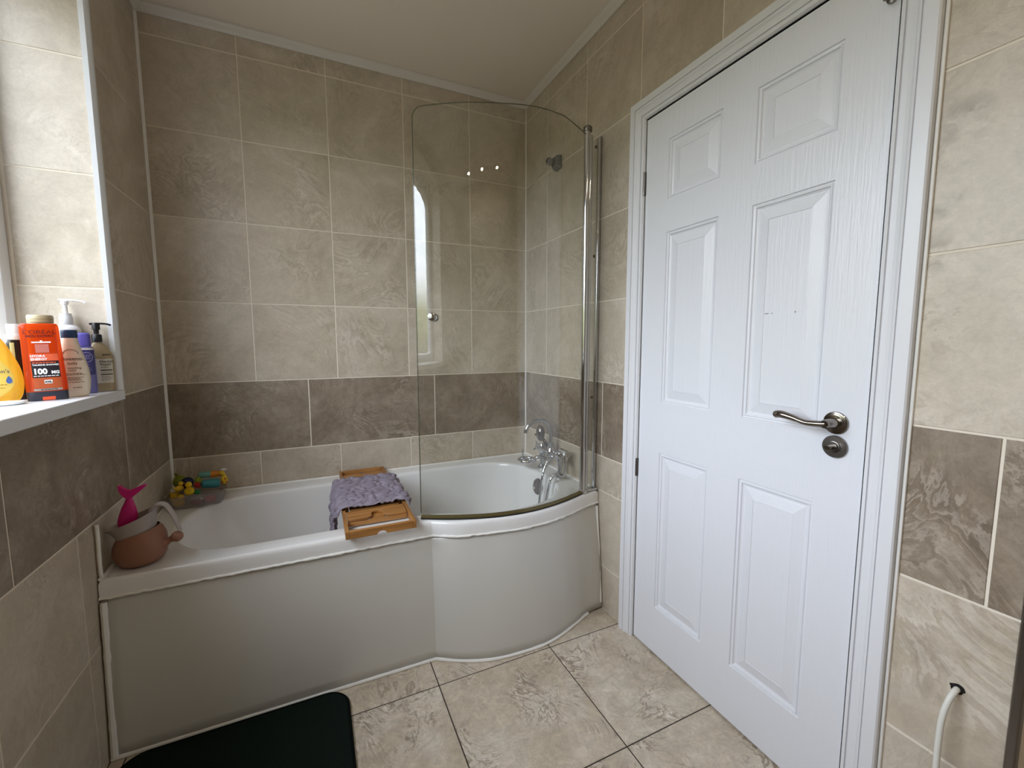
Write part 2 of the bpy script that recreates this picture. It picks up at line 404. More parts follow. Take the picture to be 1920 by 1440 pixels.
# other walls
mb = MB(); mb.box((-.3, FRONT-.1, -.05), (2.2, FRONT, CEIL+.05))
struct(mb.build('wall_front', M['wallp'], smooth=0), 'plain wall behind the viewer', 'wall')
R = [(0, .40, ROW['F'], ROW['E'], 2), (0, .4, .3386, ROW['F'], 2), (0, .4, 0, .3386, 2), (0, .4, ROW['E'], 1.36, 2), (0, .4, 1.36, 1.9, 2), (0, .4, 1.9, CEIL, 2)]
o = tile_wall('wall_end', R, lambda a, b, d: (W + .003 + a, -AE - d, b), [M['grout'], M['tile'], M['dark'], M['black']], thick=.08, slab=[(0, .5, -.05, CEIL+.05)])  # dark tile on every row stands in for grazing shade
struct(o, 'tiled end of the wall turning into the alcove, shade put into dark tile', 'wall')
mb = MB(); mb.box((2.12, FRONT, -.05), (2.2, -AE, CEIL+.05))
struct(mb.build('wall_alcove', M['wallp'], smooth=0), 'plain wall at the back of the alcove', 'wall')
mb = MB(); mb.box((W-.006, -AE-.012, 0), (W+.012, -AE+.002, CEIL))
struct(mb.build('trim_5', M['nickel2'], bevel=.003), 'grey metal edge strip at the end of the tiled wall', 'trim')
# floor
fx = [-.0, .0364, .4784, .9204, 1.3626, 1.8046, 2.2]
fy = [0, .4272, .8811, 1.3348, 1.7885, 2.2422, 2.85]
o = tile_wall('floor', grid_rects(fx[1:], fy, 1) + grid_rects([0, fx[1]], fy, 1), lambda a, b, d: (a, -b, d), [M['fgrout'], M['floor'], M['dark'], M['black']], thick=.08, gap=.0035, slab=[(-.1, 2.2, -.1, 2.85)])
struct(o, 'beige marbled floor tiles with thin dark joints', 'floor')
mb = MB(); mb.box((-.3, FRONT-.1, CEIL), (2.2, .1, CEIL+.08))
struct(mb.build('ceiling', M['ceil'], smooth=0), 'plain pale ceiling', 'ceiling')
# ceiling trims
def cove(name, p0, p1, inw, label):
    mb = MB(); inw = Vector(inw); rings = []
    for p in (p0, p1):
        p = Vector(p)
        prof = [(0, -.028), (.006, -.028), (.014, -.020), (.026, -.012), (.032, -.006), (.032, 0), (0, 0)]
        rings.append([tuple(p + inw*a + Vector((0,0,b))) for a, b in prof])
    mb.loft(rings); struct(mb.build(name, M['trimp'], smooth=0), label, 'trim')
cove('trim_1', (.001, -.001, CEIL-.001), (W-.001, -.001, CEIL-.001), (0, -1, 0), 'pale ceiling strip above the back wall')
cove('trim_2', (W-.001, -.001, CEIL-.001), (W-.001, -AE, CEIL-.001), (-1, 0, 0), 'pale ceiling strip above the door wall')
cove('trim_6', (.001, -.001, CEIL-.001), (.001, FRONT+.001, CEIL-.001), (1, 0, 0), 'pale ceiling strip above the window wall')
# corner silicone
mb = MB(); mb.loft([[(0,0,.53),(.009,-.0005,.53),(.006,-.006,.53),(.0005,-.009,.53)], [(0,0,2.464),(.009,-.0005,2.464),(.006,-.006,2.464),(.0005,-.009,2.464)]])
struct(mb.build('trim_7', M['seal']), 'pale silicone line in the corner by the window', 'trim')
mb = MB(); mb.loft([[(W,0,.53),(W-.006,-.0005,.53),(W-.005,-.005,.53),(W-.0005,-.006,.53)], [(W,0,2.464),(W-.006,-.0005,2.464),(W-.005,-.005,2.464),(W-.0005,-.006,2.464)]])
struct(mb.build('trim_8', M['seal']), 'pale silicone line in the corner behind the shower screen', 'trim')

# ------------------------------------------------------------------ window
win = thing('window_1', 'white arched window with frosted pane in the recess', 'window', (-.24, -(WY0+WY1)/2, SILLZ)); win['kind'] = 'structure'
wo = tuple(win.location)
def arch_loop(ins, x):
    pts = [(x, -(WY0+ins), SILLZ+ins), (x, -(WY1-ins), SILLZ+ins)]
    n = 24
    for i in range(n+1):
        a = (WY0+WY1)/2 + (WY1-WY0-2*ins)/2*math.cos(PI*i/n)
        pts.append((x, -a, arch(WY0 + (a-WY0-ins)/(WY1-WY0-2*ins)*(WY1-WY0)) - ins))
    return pts
mb = MB()
rings = [arch_loop(0.004, -.285), arch_loop(.004, -.215), arch_loop(.008, -.211), arch_loop(.05, -.211), arch_loop(.06, -.222), arch_loop(.062, -.25), arch_loop(.062, -.285)]
mb.loft(rings, True, False, False); mb.loft([rings[-1], rings[0]], True, False, False)
mb.build('window_frame', M['upvc'], win, origin=wo)
mb = MB(); lp = arch_loop(.058, -.262); mb.add(lp, [tuple(range(len(lp)))])
mb.add([(x-.006, y, z) for x, y, z in lp], [tuple(reversed(range(len(lp))))])
mb.build('pane', M['pane'], win, origin=wo, smooth=0)
mb = MB()
mb.box((-.24, -WY1-.035, SILLZ-.033), (.015, -WY0+.0135, SILLZ))
mb.build('window_sill', M['upvc'], win, origin=wo, bevel=.003)

# ------------------------------------------------------------------ door
PY = [(1.078, 1.289), (1.398, 1.607)]
PZ = [(.188, .783), (.967, 1.563), (1.672, 1.871)]
Y0, Y1, Z0, Z1, DX = D0+.004, D1-.004, .008, 1.976, W-.0
door = thing('door_1', 'white six-panel door with a nickel lever handle', 'door', (W, -(D0+D1)/2, 0)); door['kind'] = 'structure'
do = tuple(door.location)
ys = [Y0, PY[0][0], PY[0][1], PY[1][0], PY[1][1], Y1]
zs = [Z0] + [z for p in PZ for z in p] + [Z1]
mb = MB()
P = lambda y, z, d=0: (DX + d, -y, z)
for i in range(5):
    for j in range(7):
        if i in (1, 3) and j in (1, 3, 5): continue
        mb.add([P(ys[i], zs[j]), P(ys[i+1], zs[j]), P(ys[i+1], zs[j+1]), P(ys[i], zs[j+1])], [(0,1,2,3)])
mb.add([P(Y0,Z0), P(Y1,Z0), P(Y1,Z1), P(Y0,Z1), P(Y0,Z0,.038), P(Y1,Z0,.038), P(Y1,Z1,.038), P(Y0,Z1,.038)], [(4,5,6,7),(0,1,5,4),(1,2,6,5),(2,3,7,6),(3,0,4,7)])
mb.build('door_leaf', M['door'], door, origin=do, smooth=0)
for (a0, a1) in PY:
    for (b0, b1) in PZ:
        mb = MB()
        prof = [(0,0),(.002,.004),(.005,.0045),(.007,.002),(.010,.0025),(.012,.0065),(.016,.0085),(.020,.0085),(.023,.0075),(.046,.0025),(.049,.0015),(.050,.003)]
        rings = [[P(a0+i, b0+i, d), P(a1-i, b0+i, d), P(a1-i, b1-i, d), P(a0+i, b1-i, d)] for i, d in prof]
        mb.loft(rings, True, False, True)
        mb.build('door_panel', M['door'], door, origin=do, smooth=0)
# handle
hy, hz = 1.6466, .993
han = MB().lathe([(0,0),(.0262,0),(.0265,.0005),(.0265,.0055),(.0255,.0065),(.0225,.007),(.0220,.0085),(.0185,.009),(.0180,.0105),(.0122,.011),(.0115,.0125),(.0108,.046),(.0088,.050),(0,.0505)], 40, M=Tm(DX, -hy, hz, 0, -PI/2, 0)).build('door_handle', M['nickel'], door, origin=do, smooth=28)
tag(han, 'round polished nickel rose with a curved lever')
pts = catmull([(DX-.042, -hy, hz), (DX-.044, -hy+.016, hz-.002), (DX-.046, -hy+.045, hz-.003), (DX-.047, -hy+.075, hz+.004), (DX-.046, -hy+.105, hz+.008), (DX-.044, -hy+.122, hz+.004)], 6)
rad = [interp([(0,.0095),(.3,.0090),(.5,.0080),(.75,.0115),(.92,.0118),(.98,.008),(1,.003)], i/(len(pts)-1)) for i in range(len(pts))]
MB().tube(pts, rad, 16, flat=.85).build('lever', M['nickel'], han, origin=do)
tz = .936
tt = MB().lathe([(0,0),(.0262,0),(.0265,.0005),(.0265,.0068),(.0252,.008),(.0145,.0083),(.0138,.0105),(.0112,.011),(.0108,.016),(0,.0162)], 40, M=Tm(DX, -hy-.002, tz, 0, -PI/2, 0)).build('thumb_turn', M['nickel2'], door, origin=do, smooth=28)
mb = MB(); mb.tube([(DX-.013, -hy-.002, tz), (DX-.034, -hy-.002, tz)], [.009, .0075], 16, flat=.6); mb.build('turn_knob', M['nickel'], tt, origin=do)
for z0, z1 in ((1.717, 1.799), (.667, .736)):
    mb = MB(); mb.tube([(DX-.004, -D0+.0005, z0), (DX-.004, -D0+.0005, z1)], .0045, 12)
    for q in (.2, .4, .6, .8): mb.tube([(DX-.004, -D0+.0005, z0+(z1-z0)*q-.002), (DX-.004, -D0+.0005, z0+(z1-z0)*q+.002)], .0051, 12)
    mb.box((DX-.0012, -D0-.006, z0), (DX+.002, -D0+.004, z1))
    mb.build('hinge', M['nickel2'], door, origin=do)
mb = MB(); mb.box((DX+.004, -D1-.0005, .89), (DX+.02, -D1+.0045, 1.025)); mb.build('strike_plate', M['black'], door, origin=do)
mb = MB()
for (y, z, a, b) in ((1.455, 1.262, .010, .0015), (1.47, 1.262, .005, .001), (1.532, 1.262, .0015, .004)):
    mb.box((DX+.0012, -y-a/2, z-b/2), (DX+.0033, -y+a/2, z+b/2))
tag(mb.build('scuff_mark', mat('grey scuff', '#8d8d8f', .6), door, origin=do, smooth=0), 'small grey scuffs on a door panel')
# coat hook near the top of the door
hk = thing('coat_hook', 'small metal coat hook at the top of the white door', 'hook', (DX, -1.694, 1.885))
ho = tuple(hk.location)
MB().lathe([(0,0),(.011,0),(.011,.003),(.006,.005),(0,.005)], 20, M=Tm(DX-.0005, -1.694, 1.897, 0, -PI/2, 0)).build('base_plate', M['nickel2'], hk, origin=ho)
MB().tube(catmull([(DX-.004, -1.694, 1.897), (DX-.02, -1.694, 1.893), (DX-.03, -1.694, 1.884), (DX-.036, -1.694, 1.892)], 5), .0035, 10).build('prong', M['nickel'], hk, origin=ho)
# casing: mitred profile around the opening
mb = MB()
prof = [(0, .003), (.003, .010), (.010, .0115), (.0105, .0070), (.0150, .0070), (.0158, .0115), (.024, .0120), (.031, .0135), (.036, .0180), (.040, .0190), (.0405, .0155), (.0440, .0155), (.0448, .0195), (.067, .0195), (.070, .0165), (.070, 0)]
def case_ring(p, h):   # p distance outward from the opening edge
    return p, h
loops = []
for p, h in prof:
    a0, a1, t = D0 - p, D1 + p, DT + p
    loops.append([(W-h, -a0, 0), (W-h, -a0, t), (W-h, -a1, t), (W-h, -a1, 0)])
rings = [[lp[i] for lp in loops] for i in range(4)]
mb.loft(rings, False, False, False)
# jamb lining the opening
for (lo, hi) in (((W-.004, -D0, 0), (W+.10, -D0+.02, DT)), ((W-.004, -D1-.02, 0), (W+.10, -D1, DT)), ((W-.004, -D1-.02, DT), (W+.10, -D0+.02, DT+.02))):
    mb.box(lo, hi)
# stops behind the leaf
for (lo, hi) in (((W+.042, -D0-.012, 0), (W+.06, -D0, DT)), ((W+.042, -D1, 0), (W+.06, -D1+.012, DT)), ((W+.042, -D1, DT-.012), (W+.06, -D0, DT))):
    mb.box(lo, hi)
cs = mb.build('trim_9', M['white'], smooth=0); struct(cs, 'white moulded casing around the door', 'trim')
mb = MB(); mb.box((W-.006, -D1-.077, 0), (W+.001, -D1-.0705, DT+.07)); struct(mb.build('trim_10', M['seal'], bevel=.002), 'white caulk line beside the door casing', 'trim')
mb = MB(); mb.box((W+.10, -D1-.05, -.05), (W+.12, -D0+.05, DT+.05)); struct(mb.build('wall_hall', M['wallp'], smooth=0), 'plain closure behind the door', 'wall')

# ------------------------------------------------------------------ bathtub
LIP = [(.003, -.7255), (.943, -.732)]
LIPC = [(.943, -.732), (1.0288, -.7794), (1.15, -.8043), (1.2828, -.8204), (1.4419, -.8011), (1.601, -.7453), (1.697, -.7217)]
curve = catmull([(.905, -.705, 0)] + [(x, y, 0) for x, y in LIPC], 8)[8:]
front = [Vector((x, LIP[0][1] + (LIP[1][1]-LIP[0][1])*(x-.003)/.94, 0)) for x in [.003 + .94*i/40 for i in range(40)]] + curve
outer = [(.003, -.002), (1.697, -.002)] + [(p.x, p.y) for p in reversed(front)]
inner = catmull([(x, y, 0) for x, y in [(.102,-.38),(.112,-.26),(.165,-.165),(.27,-.118),(.5,-.100),(.9,-.085),(1.2,-.075),(1.38,-.082),(1.50,-.13),(1.575,-.24),(1.60,-.38),(1.592,-.52),(1.545,-.63),(1.45,-.705),(1.30,-.745),(1.14,-.728),(1.03,-.675),(.93,-.645),(.75,-.64),(.45,-.642),(.28,-.635),(.19,-.59),(.125,-.49)]], 10, True)
inner = [(p.x, p.y) for p in inner]
CX, CY = .86, -.385
def radial(poly, th):
    dx, dy = math.cos(th), math.sin(th); best = None
    n = len(poly)
    for i in range(n):
        ax, ay = poly[i][0]-CX, poly[i][1]-CY; bx_, by_ = poly[(i+1) % n][0]-CX, poly[(i+1) % n][1]-CY
        ex, ey = bx_-ax, by_-ay; den = dx*ey - dy*ex
        if abs(den) < 1e-12: continue
        t = (ax*ey - ay*ex)/den; u = (ax*dy - ay*dx)/den
        if t > 0 and -1e-9 <= u <= 1+1e-9 and (best is None or t > best): best = t
    return best
ths = sorted(set([2*PI*i/360 for i in range(360)] + [math.atan2(y-CY, x-CX) % (2*PI) for x, y in outer]))
RO = [radial(outer, t) for t in ths]; RI = [radial(inner, t) for t in ths]
def bring(rs, z): return [(CX+r*math.cos(t), CY+r*math.sin(t), z) for r, t in zip(rs, ths)]
def lerp_ring(f, z): return bring([ro + (ri-ro)*f for ro, ri in zip(RO, RI)], z)
def ins_o(d, z): return bring([ro - d for ro in RO], z)
def ins_i(d, z, slope=0): return bring([max(.02, ri - d*(1 + slope*max(0, -math.cos(t))**2)*(1 if ri > .5 else max(.6, 1))) for ri, t in zip(RI, ths)], z)
bath = thing('bathtub', 'white P-shaped bath with curved panel along the back wall', 'bathtub', (.85, -.38, 0))
bo = tuple(bath.location)
mb = MB()
rings = [ins_o(.010, .472), ins_o(.001, .474), ins_o(0, .478), ins_o(0, .512), ins_o(.002, .519), ins_o(.006, .5245), ins_o(.013, .527),
         ins_o(.024, .527), ins_i(-.014, .524), ins_i(-.004, .5225), ins_i(0, .5205), ins_i(.004, .516), ins_i(.007, .508), ins_i(.010, .48),
         ins_i(.022, .40, 1.2), ins_i(.038, .30, 2.2), ins_i(.055, .21, 2.6), ins_i(.075, .165, 2.6), ins_i(.105, .14, 2.2), ins_i(.15, .128, 1.5), ins_i(.22, .122)]
mb.loft(rings, True, False, True)
mb.build('tub', M['acryl'], bath, origin=bo, smooth=50)
# panel
BOTC = [(.943, -.757), (1.034, -.812), (1.146, -.852), (1.297, -.8645), (1.40, -.853), (1.53, -.808), (1.608, -.775), (1.697, -.765)]
botc = catmull([(.905, -.728, 0)] + [(x, y, 0) for x, y in BOTC], 8)[8:]
def resample(P, n):
    L = [0]
    for a, b in zip(P, P[1:]): L.append(L[-1] + (Vector(b)-Vector(a)).length)
    out = []
    for i in range(n+1):
        s = L[-1]*i/n; k = max(j for j in range(len(L)) if L[j] <= s+1e-12); k = min(k, len(P)-2)
        t = (s-L[k])/max(L[k+1]-L[k], 1e-12); out.append(Vector(P[k]).lerp(Vector(P[k+1]), min(t, 1)))
    return out
cT = resample(curve, 48); cB = resample(botc, 48)
flT = [Vector((.003 + .94*i/24, -.7255 - .0065*i/24, 0)) for i in range(24)]; flB = [Vector((.003 + .94*i/24, -.747 - .010*i/24, 0)) for i in range(24)]
top = flT + cT; bot = flB + cB
rows = []
for k in range(15):
    t = k/14; z = .478 - .470*t
    bulge = .004*math.sin(PI*t)
    inset = .010*(1-t)**3
    rows.append([(a.x + (b.x-a.x)*t, a.y + (b.y-a.y)*t - bulge + inset, z) for a, b in zip(top, bot)])
mb = MB(); mb.loft(rows, False, False, False)
mb.build('bath_panel', M['panel'], bath, origin=bo, smooth=14, solid=.004)
# silicone beads
def bead(pts, r, jit=.0):
    mb = MB(); P = [Vector(p) for p in pts]
    rr = [r*(1 + jit*noise.noise(Vector((p.x*40, p.y*40, p.z*40)))) for p in P]
    mb.tube(P, rr, 8); return mb.build('silicone_bead', M['seal'], bath, origin=bo)
lipd = resample([Vector((p.x, p.y+.001, .4735 + .0015*noise.noise(Vector((p.x*30, 3, 1))))) for p in flT + cT], 260)
lipd = [Vector((p.x, p.y - .0022, p.z + .0022*noise.noise(Vector((p.x*55, 7, 1))))) for p in lipd]
bead(lipd, .0042, .6)
bead([Vector((p.x, p.y-.003, .005)) for p in resample(flB + cB[:-5], 120)], .0062, .2)
bead([(.0112, interp([(0,-.752),(.47,-.727)], z), z) for z in [0.012 + .45*i/20 for i in range(21)]], .008, .3)
bead([(W-.0095, interp([(0,-.766),(.47,-.722)], z), z) for z in [0.03 + .43*i/20 for i in range(21)]], .006, .2)
bead([(.012 + 1.676*i/60, -.0075, .5275) for i in range(61)], .0055, .2)
bead([(W-.0075, -.01 - .66*i/40, .5275) for i in range(41)], .0055, .2)
bead([(.0075, -.01 - .71*i/40, .5275) for i in range(41)], .0055, .3)
bead([(.0085, -.716 - .002*math.sin(i*.5), .533 + .15*i/12) for i in range(13)], .0045, .2)
# overflow cover
ov = MB().lathe([(0,0),(.038,0),(.041,.005),(.039,.010),(.027,.0125),(.025,.0105),(.012,.0115),(0,.012)], 36, M=Tm(1.5852, -.374, .453) @ Vector((-.987, -.06, .148)).to_track_quat('Z', 'Y').to_matrix().to_4x4()).build('overflow_cover', M['nickel2'], bath, origin=bo)
tag(ov, 'round grey metal overflow cover')

# ------------------------------------------------------------------ shower screen
def gpoly(x): return -1.0967579241225953 + x*(3.40954754060819 + x*(-6.012363121863704 + x*(3.716430723047702 - .7499217237397979*x)))
gcur = resample([Vector((x, gpoly(x), 0)) for x in [.915 + .697*i/200 for i in range(201)]], 60)
scr = thing('shower_screen', 'curved clear glass shower screen with chrome pole on the bath rim', 'shower screen', (1.60, -.725, .53))
so = tuple(scr.location)
# finer columns at the rounded corner
gcur = resample(gcur[:2], 8)[:-1] + resample(gcur[1:3], 6)[:-1] + gcur[2:]
def tangent(i):
    a = gcur[max(i-1, 0)]; b = gcur[min(i+1, len(gcur)-1)]; return (b-a).normalized()
def gl_col(i, off):
    p = gcur[i]; t = tangent(i); q = p + Vector((t.y, -t.x, 0))*off; d = (p-gcur[0]).length
    zt = interp([(.915,1.984),(1.06,1.998),(1.2,2.008),(1.35,2.026),(1.47,2.034),(1.62,2.012)], p.x); rr = .035
    if d < rr: zt -= rr - math.sqrt(max(rr*rr - (rr-d)**2, 0))
    return q, zt
ringsg = []
for i in range(len(gcur)):
    q0, z0 = gl_col(i, .003); q1, z1 = gl_col(i, -.003)
    ringsg.append([(q0.x, q0.y, .5405), (q0.x, q0.y, z0), (q1.x, q1.y, z1), (q1.x, q1.y, .5405)])
MB().loft(ringsg).build('glass_panel', M['glass'], scr, origin=so, smooth=30)
# darker polished edge line of the glass
ed = []
for i in range(len(gcur)):
    q, z = gl_col(i, 0); ed.append((q.x, q.y, z+.0008))
q = gcur[0]
path = [(q.x-.0008, q.y, .55 + (gl_col(0,0)[1]-.55)*k/10) for k in range(10)] + ed
MB().tube(path, .0017, 6).build('glass_edge', mat('green glass edge', '#4a4f3d', .2), scr, origin=so)
# bottom seal
rs = []
for i in range(len(gcur)):
    p = gcur[i]; t = tangent(i); nr = Vector((t.y, -t.x, 0))
    rs.append([tuple(p + nr*a + Vector((0,0,z))) for a, z in ((.007,.5285),(.0082,.532),(.005,.5415),(-.005,.5415),(-.0082,.532),(-.007,.5285))])
MB().loft(rs).build('bottom_seal', M['bronze'], scr, origin=so)
MB().tube([tuple(gcur[i] + Vector((tangent(i).y, -tangent(i).x, 0))*.0075 + Vector((0,0,.5305))) for i in range(len(gcur))], .0025, 6).build('seal_lip', M['black'], scr, origin=so)
mb = MB()
mb.tube([(1.613, -.720, .530), (1.613, -.720, 2.03)], .0125, 20); mb.tube([(1.634, -.712, .530), (1.634, -.712, 2.02)], .0105, 20)
pole = mb.build('hinge_pole', M['chrome'], scr, origin=so)
MB().lathe([(0,0),(.017,0),(.018,.004),(.018,.016),(.014,.02),(0,.02)], 24, M=Tm(1.615, -.719, 2.028)).build('pole_cap', M['nickel2'], pole, origin=so)
MB().lathe([(0,0),(.019,0),(.019,.012),(.014,.016),(0,.016)], 24, M=Tm(1.62, -.717, .5285)).build('pole_foot', M['chrome'], pole, origin=so)
mb = MB(); v = Vector((.048, .017, 0)); nr = Vector((.017, -.048, 0)).normalized()*.002
b0 = Vector((1.643, -.709, 0)); b1 = Vector((1.688, -.6935, 0))
mb.loft([[tuple(b0+nr+Vector((0,0,z))), tuple(b1+nr+Vector((0,0,z))), tuple(b1-nr+Vector((0,0,z))), tuple(b0-nr+Vector((0,0,z)))] for z in (.54, 2.02)])
fin = mb.build('infill_strip', M['glass'], scr, origin=so, smooth=0)
for z in (1.985, 1.545, .945):
    c = (b0+b1)/2 + nr
    MB().lathe([(0,0),(.0065,0),(.0065,.003),(.003,.0045),(0,.0045)], 14, M=Tm(c.x, c.y, z, PI/2, 0, .34)).build('screw', M['nickel2'], fin, origin=so)
mb = MB(); mb.box((1.683, -.703, .5285), (1.6985, -.688, 2.033)); mb.build('wall_channel', M['chrome'], scr, origin=so, bevel=.004, seg=3)
mb = MB(); mb.box((1.625, -.722, .5285), (1.695, -.69, .541)); mb.build('corner_bracket', M['chrome'], scr, origin=so, bevel=.004)
# knob through the glass near the free edge
i = min(range(len(gcur)), key=lambda k: abs(gcur[k].x - .972)); p = gcur[i]; t = tangent(i); nr = Vector((t.y, -t.x, 0))
ang = math.atan2(nr.y, nr.x)
prof = [(0,0),(.014,0),(.015,.003),(.014,.006),(.010,.009),(.012,.014),(.0145,.022),(.0135,.029),(.009,.031),(0,.031)]
kb = MB(); kb.lathe(prof, 28, M=Tm(p.x+nr.x*.0032, p.y+nr.y*.0032, 1.274) @ Matrix.Rotation(ang, 4, 'Z') @ Matrix.Rotation(PI/2, 4, 'Y'))
kb.lathe(prof, 28, M=Tm(p.x-nr.x*.0032, p.y-nr.y*.0032, 1.274) @ Matrix.Rotation(ang+PI, 4, 'Z') @ Matrix.Rotation(PI/2, 4, 'Y'))
kb.build('knob', M['chrome'], scr, origin=so)

# ------------------------------------------------------------------ bath mixer tap
tx, ty, tz0 = 1.648, -.385, .5275
tap = thing('bath_mixer', 'chrome bath mixer tap with hose at the end of the bath', 'tap', (tx, ty, tz0)); to = tuple(tap.location)
def part(mb, n, m, parent=tap, origin=to, **k): return mb.build(n, m, parent, origin=origin, **k)
CH = M['chrome']
for dy in (.09, -.09):
    part(MB().lathe([(0,0),(.026,0),(.026,.004),(.018,.010),(.012,.016),(.011,.05),(.014,.055),(.014,.075),(.017,.08),(.017,.115),(.012,.125),(0,.127)], 24, M=Tm(tx, ty+dy, tz0)), 'pillar', CH)
mb = MB(); mb.tube([(tx, ty-.115, tz0+.098), (tx, ty+.115, tz0+.098)], .015, 18)
mb.lathe([(0,0),(.019,0),(.021,.006),(.021,.03),(.015,.038),(.013,.055),(.016,.06),(.016,.068),(0,.07)], 24, M=Tm(tx, ty, tz0+.08))
part(mb, 'body', CH)
mb = MB(); mb.tube(catmull([(tx, ty, tz0+.14), (tx, ty, tz0+.20), (tx-.012, ty+.004, tz0+.243), (tx-.05, ty+.012, tz0+.268), (tx-.09, ty+.02, tz0+.262), (tx-.12, ty+.025, tz0+.235), (tx-.13, ty+.027, tz0+.205)], 8), [.010]*49, 16)
part(mb, 'spout', CH)
for sgn in (1, -1):
    y = ty + sgn*.118
    h = MB(); h.lathe([(0,0),(.014,0),(.018,.006),(.018,.022),(.012,.03),(0,.031)], 20, M=Tm(tx, y-sgn*.002, tz0+.098, -sgn*PI/2, 0, 0))
    hd = part(h, 'tap_handle', CH)
    for a in range(4):
        d = Vector((math.cos(a*PI/2+.4), 0, math.sin(a*PI/2+.4)))
        c = Vector((tx, y+sgn*.016, tz0+.098))
        MB().tube([c + d*.012, c + d*.030, c + d*.034], [.0042, .0048, .003], 10).build('cross_arm', CH, hd, origin=to)
# hand shower cradle on top, rounded dark handset
cr_ = MB(); cr_.ball((tx-.03, ty+.055, tz0+.19), (.022, .026, .042), 20); cr_.tube([(tx, ty+.03, tz0+.12), (tx-.012, ty+.045, tz0+.15), (tx-.025, ty+.055, tz0+.17)], .009, 12)
cr_.tube([(tx-.03, ty+.075, tz0+.175), (tx-.032, ty+.105, tz0+.172)], .006, 10)
part(cr_, 'diverter', M['nickel'])
# ring-shaped shower head lying towards the bath
ring = [(tx-.085 + .042*math.cos(2*PI*k/32), ty+.10 + .042*math.sin(2*PI*k/32), tz0+.045) for k in range(32)]
hs = MB(); hs.tube(ring, .0085, 12, closed=True); hs.tube(catmull([(tx-.043, ty+.10, tz0+.045), (tx-.02, ty+.09, tz0+.055), (tx-.014, ty+.03, tz0+.062)], 5), .009, 12)
for a in (0, PI/2): hs.tube([(tx-.085-.038*math.cos(a), ty+.10-.038*math.sin(a), tz0+.043), (tx-.085+.038*math.cos(a), ty+.10+.038*math.sin(a), tz0+.043)], .004, 8)
hs.tube([(tx-.10, ty+.115, tz0+.05), (tx-.102, ty+.117, tz0+.10)], .0035, 8)
part(hs, 'shower_head', CH)
# U-shaped lever by the wall end
mb = MB(); mb.tube(catmull([(tx-.012, ty-.10, tz0+.125), (tx-.012, ty-.145, tz0+.13), (tx-.012, ty-.155, tz0+.10), (tx-.012, ty-.155, tz0+.04), (tx-.012, ty-.14, tz0+.015), (tx-.012, ty-.115, tz0+.012)], 6), .0075, 12)
mb.box((tx-.02, ty-.17, tz0+.136), (tx-.004, ty-.11, tz0+.146))
part(mb, 'hose_holder', CH)
hose = catmull([(tx-.018, ty-.045, tz0+.088), (tx-.050, ty-.056, tz0+.072), (tx-.080, ty-.064, tz0+.015), (tx-.100, ty-.072, tz0-.09), (tx-.116, ty-.082, tz0-.20), (tx-.130, ty-.105, tz0-.27), (tx-.134, ty-.13, tz0-.25), (tx-.122, ty-.145, tz0-.17), (tx-.108, ty-.150, tz0-.08), (tx-.088, ty-.152, tz0+.012), (tx-.055, ty-.146, tz0+.034), (tx-.014, ty-.128, tz0+.024)], 14)
rad = [.0065 + .0009*math.sin(k*2.2) for k in range(len(hose))]
part(MB().tube(hose, rad, 12), 'hose', CH)

# shower head bracket on the wall
brk = thing('shower_head_mount', 'grey shower head bracket high on the tiled wall', 'bracket', (W-.001, -.34, 2.055)); ko = tuple(brk.location)
mb = MB(); mb.loft([[(W-.0015, -.385, 2.02), (W-.0015, -.335, 2.015), (W-.0015, -.325, 2.05), (W-.0015, -.335, 2.085), (W-.0015, -.385, 2.085)], [(W-.03, -.380, 2.028), (W-.03, -.340, 2.024), (W-.03, -.332, 2.05), (W-.03, -.340, 2.078), (W-.03, -.380, 2.078)]])
mb.build('base_plate', mat('clear grey plastic', '#6d6a5c', .15, trans=.4), brk, origin=ko, bevel=.005)
MB().lathe([(0,0),(.013,0),(.017,.006),(.0185,.02),(.016,.028),(.011,.03),(.010,.018),(0,.018)], 24, M=Tm(W-.036, -.352, 2.05) @ Matrix.Rotation(PI, 4, 'Z') @ Matrix.Rotation(1.35, 4, 'Y')).build('holder_cup', M['nickel'], brk, origin=ko)

# ------------------------------------------------------------------ cable
cb = thing('cable', 'white cable hanging out of a hole in the tiled wall', 'cable', (W-.02, -1.88, 0))
pts = catmull([(W-.0005, -1.8946, .5023), (W-.012, -1.8944, .500), (W-.024, -1.892, .486), (W-.034, -1.889, .455), (W-.038, -1.888, .41), (W-.040, -1.889, .34), (W-.040, -1.892, .22), (W-.038, -1.896, .10), (W-.036, -1.90, .006)], 8)
tag(cb, None)
MB().tube(pts, .0052, 12).build('cable_sheath', mat('off white cable', '#d6d4cc', .4), cb, origin=tuple(cb.location))

# ------------------------------------------------------------------ bath mat
mm = thing('bath_mat', 'dark green bath mat on the floor against the bath panel', 'bath mat', (.33, -1.05, 0)); mo = tuple(mm.location)
def rrect(x0, x1, y0, y1, r, z, n=10):
    out = []
    for cx, cy, a in ((x1-r, y1-r, 0), (x0+r, y1-r, PI/2), (x0+r, y0+r, PI), (x1-r, y0+r, 1.5*PI)):
        for k in range(n+1):
            t = a + PI/2*k/n; out.append((cx + r*math.cos(t), cy + r*math.sin(t), z))
    return out
x0, x1, y0, y1 = .028, .632, -1.36, -.768
mb = MB(); mb.loft([rrect(x0+.01, x1-.01, y0+.01, y1-.01, .06, .0012), rrect(x0+.004, x1-.004, y0+.004, y1-.004, .066, .006), rrect(x0+.006, x1-.006, y0+.006, y1-.006, .064, .013), rrect(x0+.02, x1-.02, y0+.02, y1-.02, .05, .0155), rrect(x0+.06, x1-.06, y0+.06, y1-.06, .03, .016)])
mb.build('mat_body', mat('dark green pile', '#151e1a', .95, spec=.08, bump=(220, .6, .002)), mm, origin=mo)
